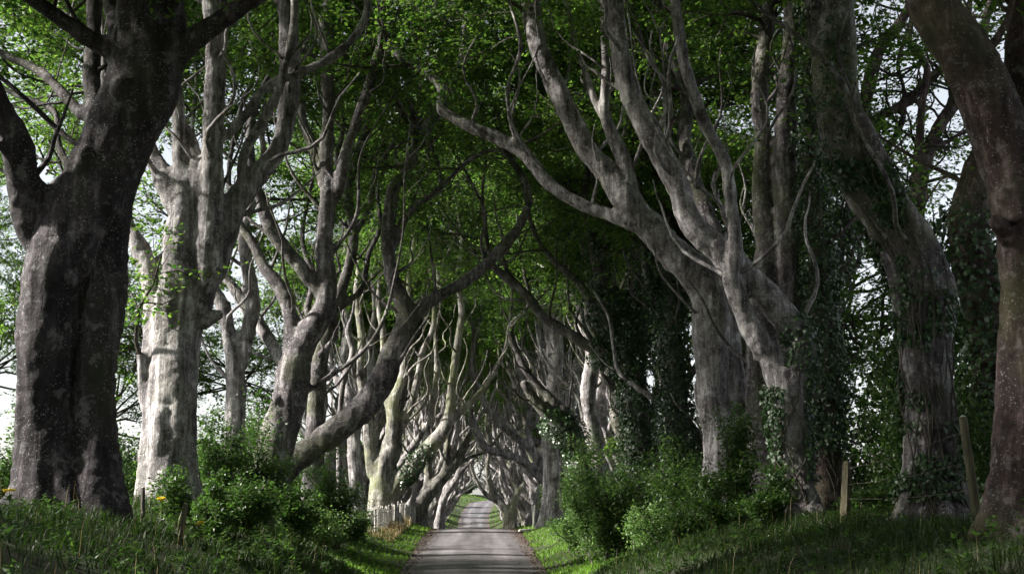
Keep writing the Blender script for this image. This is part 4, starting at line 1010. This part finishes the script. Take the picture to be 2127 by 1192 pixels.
for k, (x, y, h, w, lab) in enumerate(((-4.9, 252, 3.2, 2.4, 'dark rounded bush left of the far bend'), (-1.5, 300, 3.5, 4, 'bush straight ahead where the road bends away'), (4.0, 312, 3.5, 4, 'bush behind the bend of the far road'), (-8, 290, 4, 4, 'larger bush left behind the far bend'))):
    shrub(0, 0, 0, 0, lab, n=5000, seed=80 + k, leaf=.3, xy=(x, y), h=h, w=w, depth=w, name='far_bush', group='bushes at the far bend')

# ------------------------------------------------------------------ grass
def grass(name, label, n, xr, yr, hr, wd, mat, seed, keep=None, lean=.35, power=1.0):
    rng = np.random.default_rng(seed)
    x = rng.uniform(xr[0], xr[1], n); y = yr[0] + (yr[1] - yr[0]) * rng.random(n) ** power
    # tufts: pull part of the blades together
    cx = np.round(x / .22 + rng.normal(0, .25, n)) * .22; cy = np.round(y / .22 + rng.normal(0, .25, n)) * .22
    m = rng.random(n) < .55; x = np.where(m, cx + rng.normal(0, .035, n), x); y = np.where(m, cy + rng.normal(0, .035, n), y)
    if keep is not None:
        q = keep(x, y); x, y = x[q], y[q]; n = len(x)
    P = np.stack([x, y, ground(x, y) - .05], 1)
    tall = np.clip(.75 + .5 * vnoise(np.stack([x * .8, y * .8, x * 0], 1)), .35, 1.4)
    H = rng.uniform(hr[0], hr[1], n) * tall
    a = rng.uniform(0, 6.28, n); dr = np.stack([np.cos(a), np.sin(a), a * 0], 1)
    s = np.stack([-np.sin(a + rng.normal(0, .6, n)), np.cos(a), a * 0], 1)
    ln = (rng.random(n) * lean * 2)[:, None] * H[:, None] * dr
    up = np.array([0, 0, 1.0])[None] * H[:, None]; W = (wd * rng.uniform(.6, 1.3, n))[:, None]
    mid = P + up * .6 + ln * .35
    V = np.stack([P - s * W, P + s * W, mid + s * W * .7, mid - s * W * .7, P + up * .95 + ln], 1).reshape(-1, 3)
    i = np.arange(n)[:, None] * 5
    F = [i + np.array([[0, 1, 2, 3]]), i + np.array([[3, 2, 4]])]
    return link(name, mesh_np(name, V, F, M[mat]), kind='stuff', label=label, category='grass')
xr_ = lambda y: xroad(y)
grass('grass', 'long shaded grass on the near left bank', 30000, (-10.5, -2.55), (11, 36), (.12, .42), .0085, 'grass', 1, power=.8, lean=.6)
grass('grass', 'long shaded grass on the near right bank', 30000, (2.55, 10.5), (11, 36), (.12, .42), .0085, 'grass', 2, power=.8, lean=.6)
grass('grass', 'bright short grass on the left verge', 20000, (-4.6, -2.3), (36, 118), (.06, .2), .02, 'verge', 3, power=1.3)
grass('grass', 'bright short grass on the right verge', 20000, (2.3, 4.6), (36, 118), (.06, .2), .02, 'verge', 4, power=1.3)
grass('grass', 'rough grass and weeds under the left row', 8000, (-10, -4.4), (36, 90), (.15, .5), .016, 'grass', 5)
grass('grass', 'rough grass and weeds under the right row', 8000, (4.4, 10), (36, 90), (.15, .5), .016, 'grass', 6)
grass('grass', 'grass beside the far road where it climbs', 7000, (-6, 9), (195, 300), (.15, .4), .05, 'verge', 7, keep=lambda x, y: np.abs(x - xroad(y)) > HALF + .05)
grass('dry_grass', 'dry brown seed stalks standing among the left bank grass', 150, (-9.5, -3), (14, 33), (.5, .9), .004, 'hay', 8, lean=.15)
grass('dry_grass', 'dry brown seed stalks standing among the right bank grass', 110, (3, 9.5), (14, 33), (.45, .8), .004, 'hay', 9, lean=.2)
grass('dry_grass', 'straw-coloured dead grass along the left paling fence', 2500, (-4.3, -3.3), (58, 76), (.3, .6), .012, 'hay', 10, lean=.2)
def weeds(label, n, xr, yr, seed):
    rng = np.random.default_rng(seed); m = n // 9; cx = rng.uniform(*xr, m); cy = yr[0] + (yr[1] - yr[0]) * rng.random(m) ** .8
    g = ground(cx, cy); hh = rng.uniform(.08, .5, m) * np.clip(.6 + vnoise(np.stack([cx * .6, cy * .6, cx * 0], 1)), .2, 1.4)
    j = np.repeat(np.arange(m), 9); k = len(j); a = rng.uniform(0, 6.28, k); A = norm(np.stack([np.cos(a), np.sin(a), rng.uniform(-.3, .7, k)], 1))
    P = np.stack([cx[j], cy[j], g[j] + hh[j] * rng.random(k)], 1) + rng.normal(0, .02, (k, 3)); S = norm(np.cross(np.array([0, 0, 1.0]) + rng.normal(0, .3, (k, 3)), A)); L = rng.uniform(.05, .17, k)
    V, F = leaves(P, A, S, L, L * .45); link('weeds', mesh_np('weeds', V, F, M['shrub']), kind='stuff', label=label, category='weeds')
weeds('broad-leaved weeds scattered through the near left bank grass', 9000, (-9, -2.8), (13, 36), 1)
weeds('broad-leaved weeds scattered through the near right bank grass', 9000, (2.8, 9), (13, 36), 2)
weeds('broad-leaved weeds along the left verge', 5000, (-5.5, -3.4), (38, 75), 3)
weeds('broad-leaved weeds along the right verge', 5000, (3.4, 5.5), (38, 75), 4)
rng = np.random.default_rng(5); n = 5000
sd_ = np.where(rng.random(n) < .5, -1, 1); y = rng.uniform(38, 110, n); x = sd_ * (HALF + rng.normal(-.12, .22, n))
P = np.stack([x, y, np.where(np.abs(x) < HALF, zroad(y) + .03, ground(x, y)) + rng.uniform(.0, .025, n)], 1)
A = norm(rng.normal(0, 1, (n, 3)) * np.array([1, 1, .15])); S = norm(np.cross(np.array([0, 0, 1.0]) + rng.normal(0, .3, (n, 3)), A)); L = rng.uniform(.05, .11, n)
V, F = leaves(P, A, S, L, L * .7)
link('leaf_litter', mesh_np('leaf_litter', V, F, M['litter']), kind='stuff', label='reddish-brown fallen leaves strewn along both road edges', category='leaves')

# ------------------------------------------------------------------ fences, posts, flowers, stone
def box(w, d, h, taper=1.0, peak=0.0):
    V = np.array([[-w, -d, 0], [w, -d, 0], [w, d, 0], [-w, d, 0], [-w * taper, -d * taper, h - peak], [w * taper, -d * taper, h], [w * taper, d * taper, h], [-w * taper, d * taper, h - peak]]) * np.array([.5, .5, 1])
    F = np.array([[0, 3, 2, 1], [4, 5, 6, 7], [0, 1, 5, 4], [1, 2, 6, 5], [2, 3, 7, 6], [3, 0, 4, 7]])
    return V, F
pal = [mesh_np('paling', *box(.15, .04, 1.12 + .06 * k, .96, .05 * k), M['paling']) for k in range(3)]
def paling_fence(label, A, B, step, seed, bx=0.0, hs=1.0):
    rng = np.random.default_rng(seed); A = np.array(A, float); B = np.array(B, float); n = int(np.linalg.norm(B - A) / step)
    base = np.array([*A, gz(*A)]); root = thing('paling_fence', base, label, 'fence'); tops = []
    ang = math.atan2(B[1] - A[1], B[0] - A[0])
    for k in range(n + 1):
        p = A + (B - A) * k / n + rng.normal(0, .03, 2) + np.array([bx * math.sin(math.pi * k / n), 0]); g = gz(*p)
        o = link('paling', pal[k % 3], root); o.location = (p[0] - base[0], p[1] - base[1], g - base[2] - .08)
        o.rotation_euler = (rng.normal(0, .035), rng.normal(0, .035), ang + rng.normal(0, .12)); o.scale = (1, 1, hs * rng.uniform(.92, 1.06)); tops.append([*(p - base[:2]), g - base[2]])
    tops = np.array(tops)
    for hgt in (.35, .85):
        V, F = tube(tops + np.array([0.04, 0.02, hgt * hs]), np.full(len(tops), .02), 4); link('rail', mesh_np('rail', V, F, M['paling']), root)
paling_fence('bleached paling fence climbing beside the squat fan-limbed beech', (-4.15, 58.5), (-3.75, 72), .34, 1)
paling_fence('bleached paling fence dropping away behind the crest on the left', (-3.75, 73.5), (-3.7, 98), .5, 2)
paling_fence('distant white paling fence left of the climbing far road', (-4.6, 206), (-3.6, 246), .9, 3)
paling_fence('short white paling fence at the right of the crest', (3.15, 76), (3.9, 92), .42, 4)

def post(name, label, base_px, d, top_px, wpx, mat, square=False, seed=0):
    b = at(*base_px, d); t = at(*top_px, d); g = gz(b[0], d); base = np.array([b[0], d, g]); w = wpx / 2 * d / FPX
    rng = np.random.default_rng(seed); v = t - base; n = 9
    P = np.array([v * (k / (n - 1)) + np.array([0, 0, -.25 * (k == 0)]) + rng.normal(0, w * .06, 3) for k in range(n)]); P[-1] = v
    root = thing(name, base, label, 'post')
    V, F = tube(P, w * np.linspace(1.12, .92, n) * (1.25 if square else 1), 4 if square else 10)
    if square: V = V
    link('shaft', mesh_np('shaft', V, F, M[mat], not square), root)
    V, F = tube(np.array([v - v * .004, v + v * .006]), [w * .9, w * .75], 10); link('cut_end', mesh_np('cut_end', V, F, M['paling'], False), root)
    return base, v
pa = post('fence_post', 'leaning round weathered fence post beside the right-edge beech', (2032, 1065), 24, (2000, 866), 19, 'post', seed=1)
pb = post('fence_post', 'squared mossy fence post between the ivy curtain and leaning beech', (1757, 1105), 28, (1759, 960), 16, 'post', True, 2)
pc = post('fence_post', 'thin dark stake left of the pale second beech foot', (297, 1085), 27, (297, 1012), 9, 'twig', seed=3)
pd_ = post('fence_post', 'short pale leaning stake in front of the pale second beech', (374, 1118), 25, (386, 1046), 11, 'post', seed=4)
post('fence_post', 'stubby pale post among the bright low weeds on the left', (697, 1130), 52, (697, 1094), 12, 'paling', seed=5)
post('fence_post', 'small pale post among weeds below the dark right bushes', (1338, 1125), 40, (1338, 1092), 8, 'paling', seed=6)
a0, b0 = pa[0], pb[0]
wr = thing('wire_fence', b0, 'thin rusty wires strung between the square post and leaning post', 'wire')
for f in (.35, .6, .88):
    p, q = b0 + pb[1] * f, a0 + pa[1] * f; t = np.linspace(0, 1, 14)[:, None]
    C = p + (q - p) * t - np.array([0, 0, .06]) * np.sin(t * math.pi)
    V, F = tube(C - b0, np.full(14, .004), 4); link('strand', mesh_np('strand', V, F, M['wire']), wr)

def ragwort(px, py, d, label, seed):
    rng = np.random.default_rng(seed); t = at(px, py, d); g = gz(t[0], d); base = np.array([t[0], d, g]); h = max(t[2] - g, .35)
    root = thing('ragwort_flower', base, label, 'flower')
    st = np.array([[0, 0, -.05], [.02, 0, h * .5], [0, .01, h * .93]]); C = catmull(st, .08); V, F = tube(C, np.linspace(.008, .005, len(C)), 5); link('stem', mesh_np('stem', V, F, M['grass'], True), root)
    g2 = Geo()
    for k in range(26):
        a = rng.uniform(0, 6.28); r = .085 * rng.random() ** .5; c = np.array([math.cos(a) * r, math.sin(a) * r, h + rng.normal(0, .012) - r * .2])
        V, F = tube(np.array([c, c + np.array([0, 0, .012])]), [.013, .016], 6); g2.add(V, F)
        V, F = tube(np.array([[0, .01, h * .9], c]), [.003, .002], 3); g2.add(V, F[0])
    link('flower_head', g2.mesh('flower_head', M['yellow']), root)
    n = 30; z = rng.uniform(.1, .85, n) * h; a = rng.uniform(0, 6.28, n); A = norm(np.stack([np.cos(a), np.sin(a), .2 + 0 * a], 1)); S = norm(np.cross(np.array([0, 0, 1.0]), A)); L = rng.uniform(.08, .16, n)
    V, F = leaves(np.stack([0 * a, 0 * a, z], 1), A, S, L, L * .35); link('leaves', mesh_np('leaves', V, F, M['grass']), root)
ragwort(19, 1016, 21, 'yellow ragwort head in front of the massive left-edge beech', 1)
ragwort(336, 1034, 27, 'yellow ragwort head between the two stakes', 2)
ragwort(416, 1084, 25, 'yellow ragwort head right of the pale leaning stake', 3)

sp = at(1076, 1106, 71.0); g = gz(sp[0], 71.0); V, F = box(.62, .9, .16, .85, .04)
bmV = V + RNG.normal(0, .02, V.shape)
o = link('stone_slab', mesh_np('stone_slab', bmV, F, M['stone']), label='flat pale stone at the right road edge on the crest', category='stone'); o.location = (max(sp[0], 2.55), 71.0, gz(max(sp[0], 2.55), 71.0) - .04)
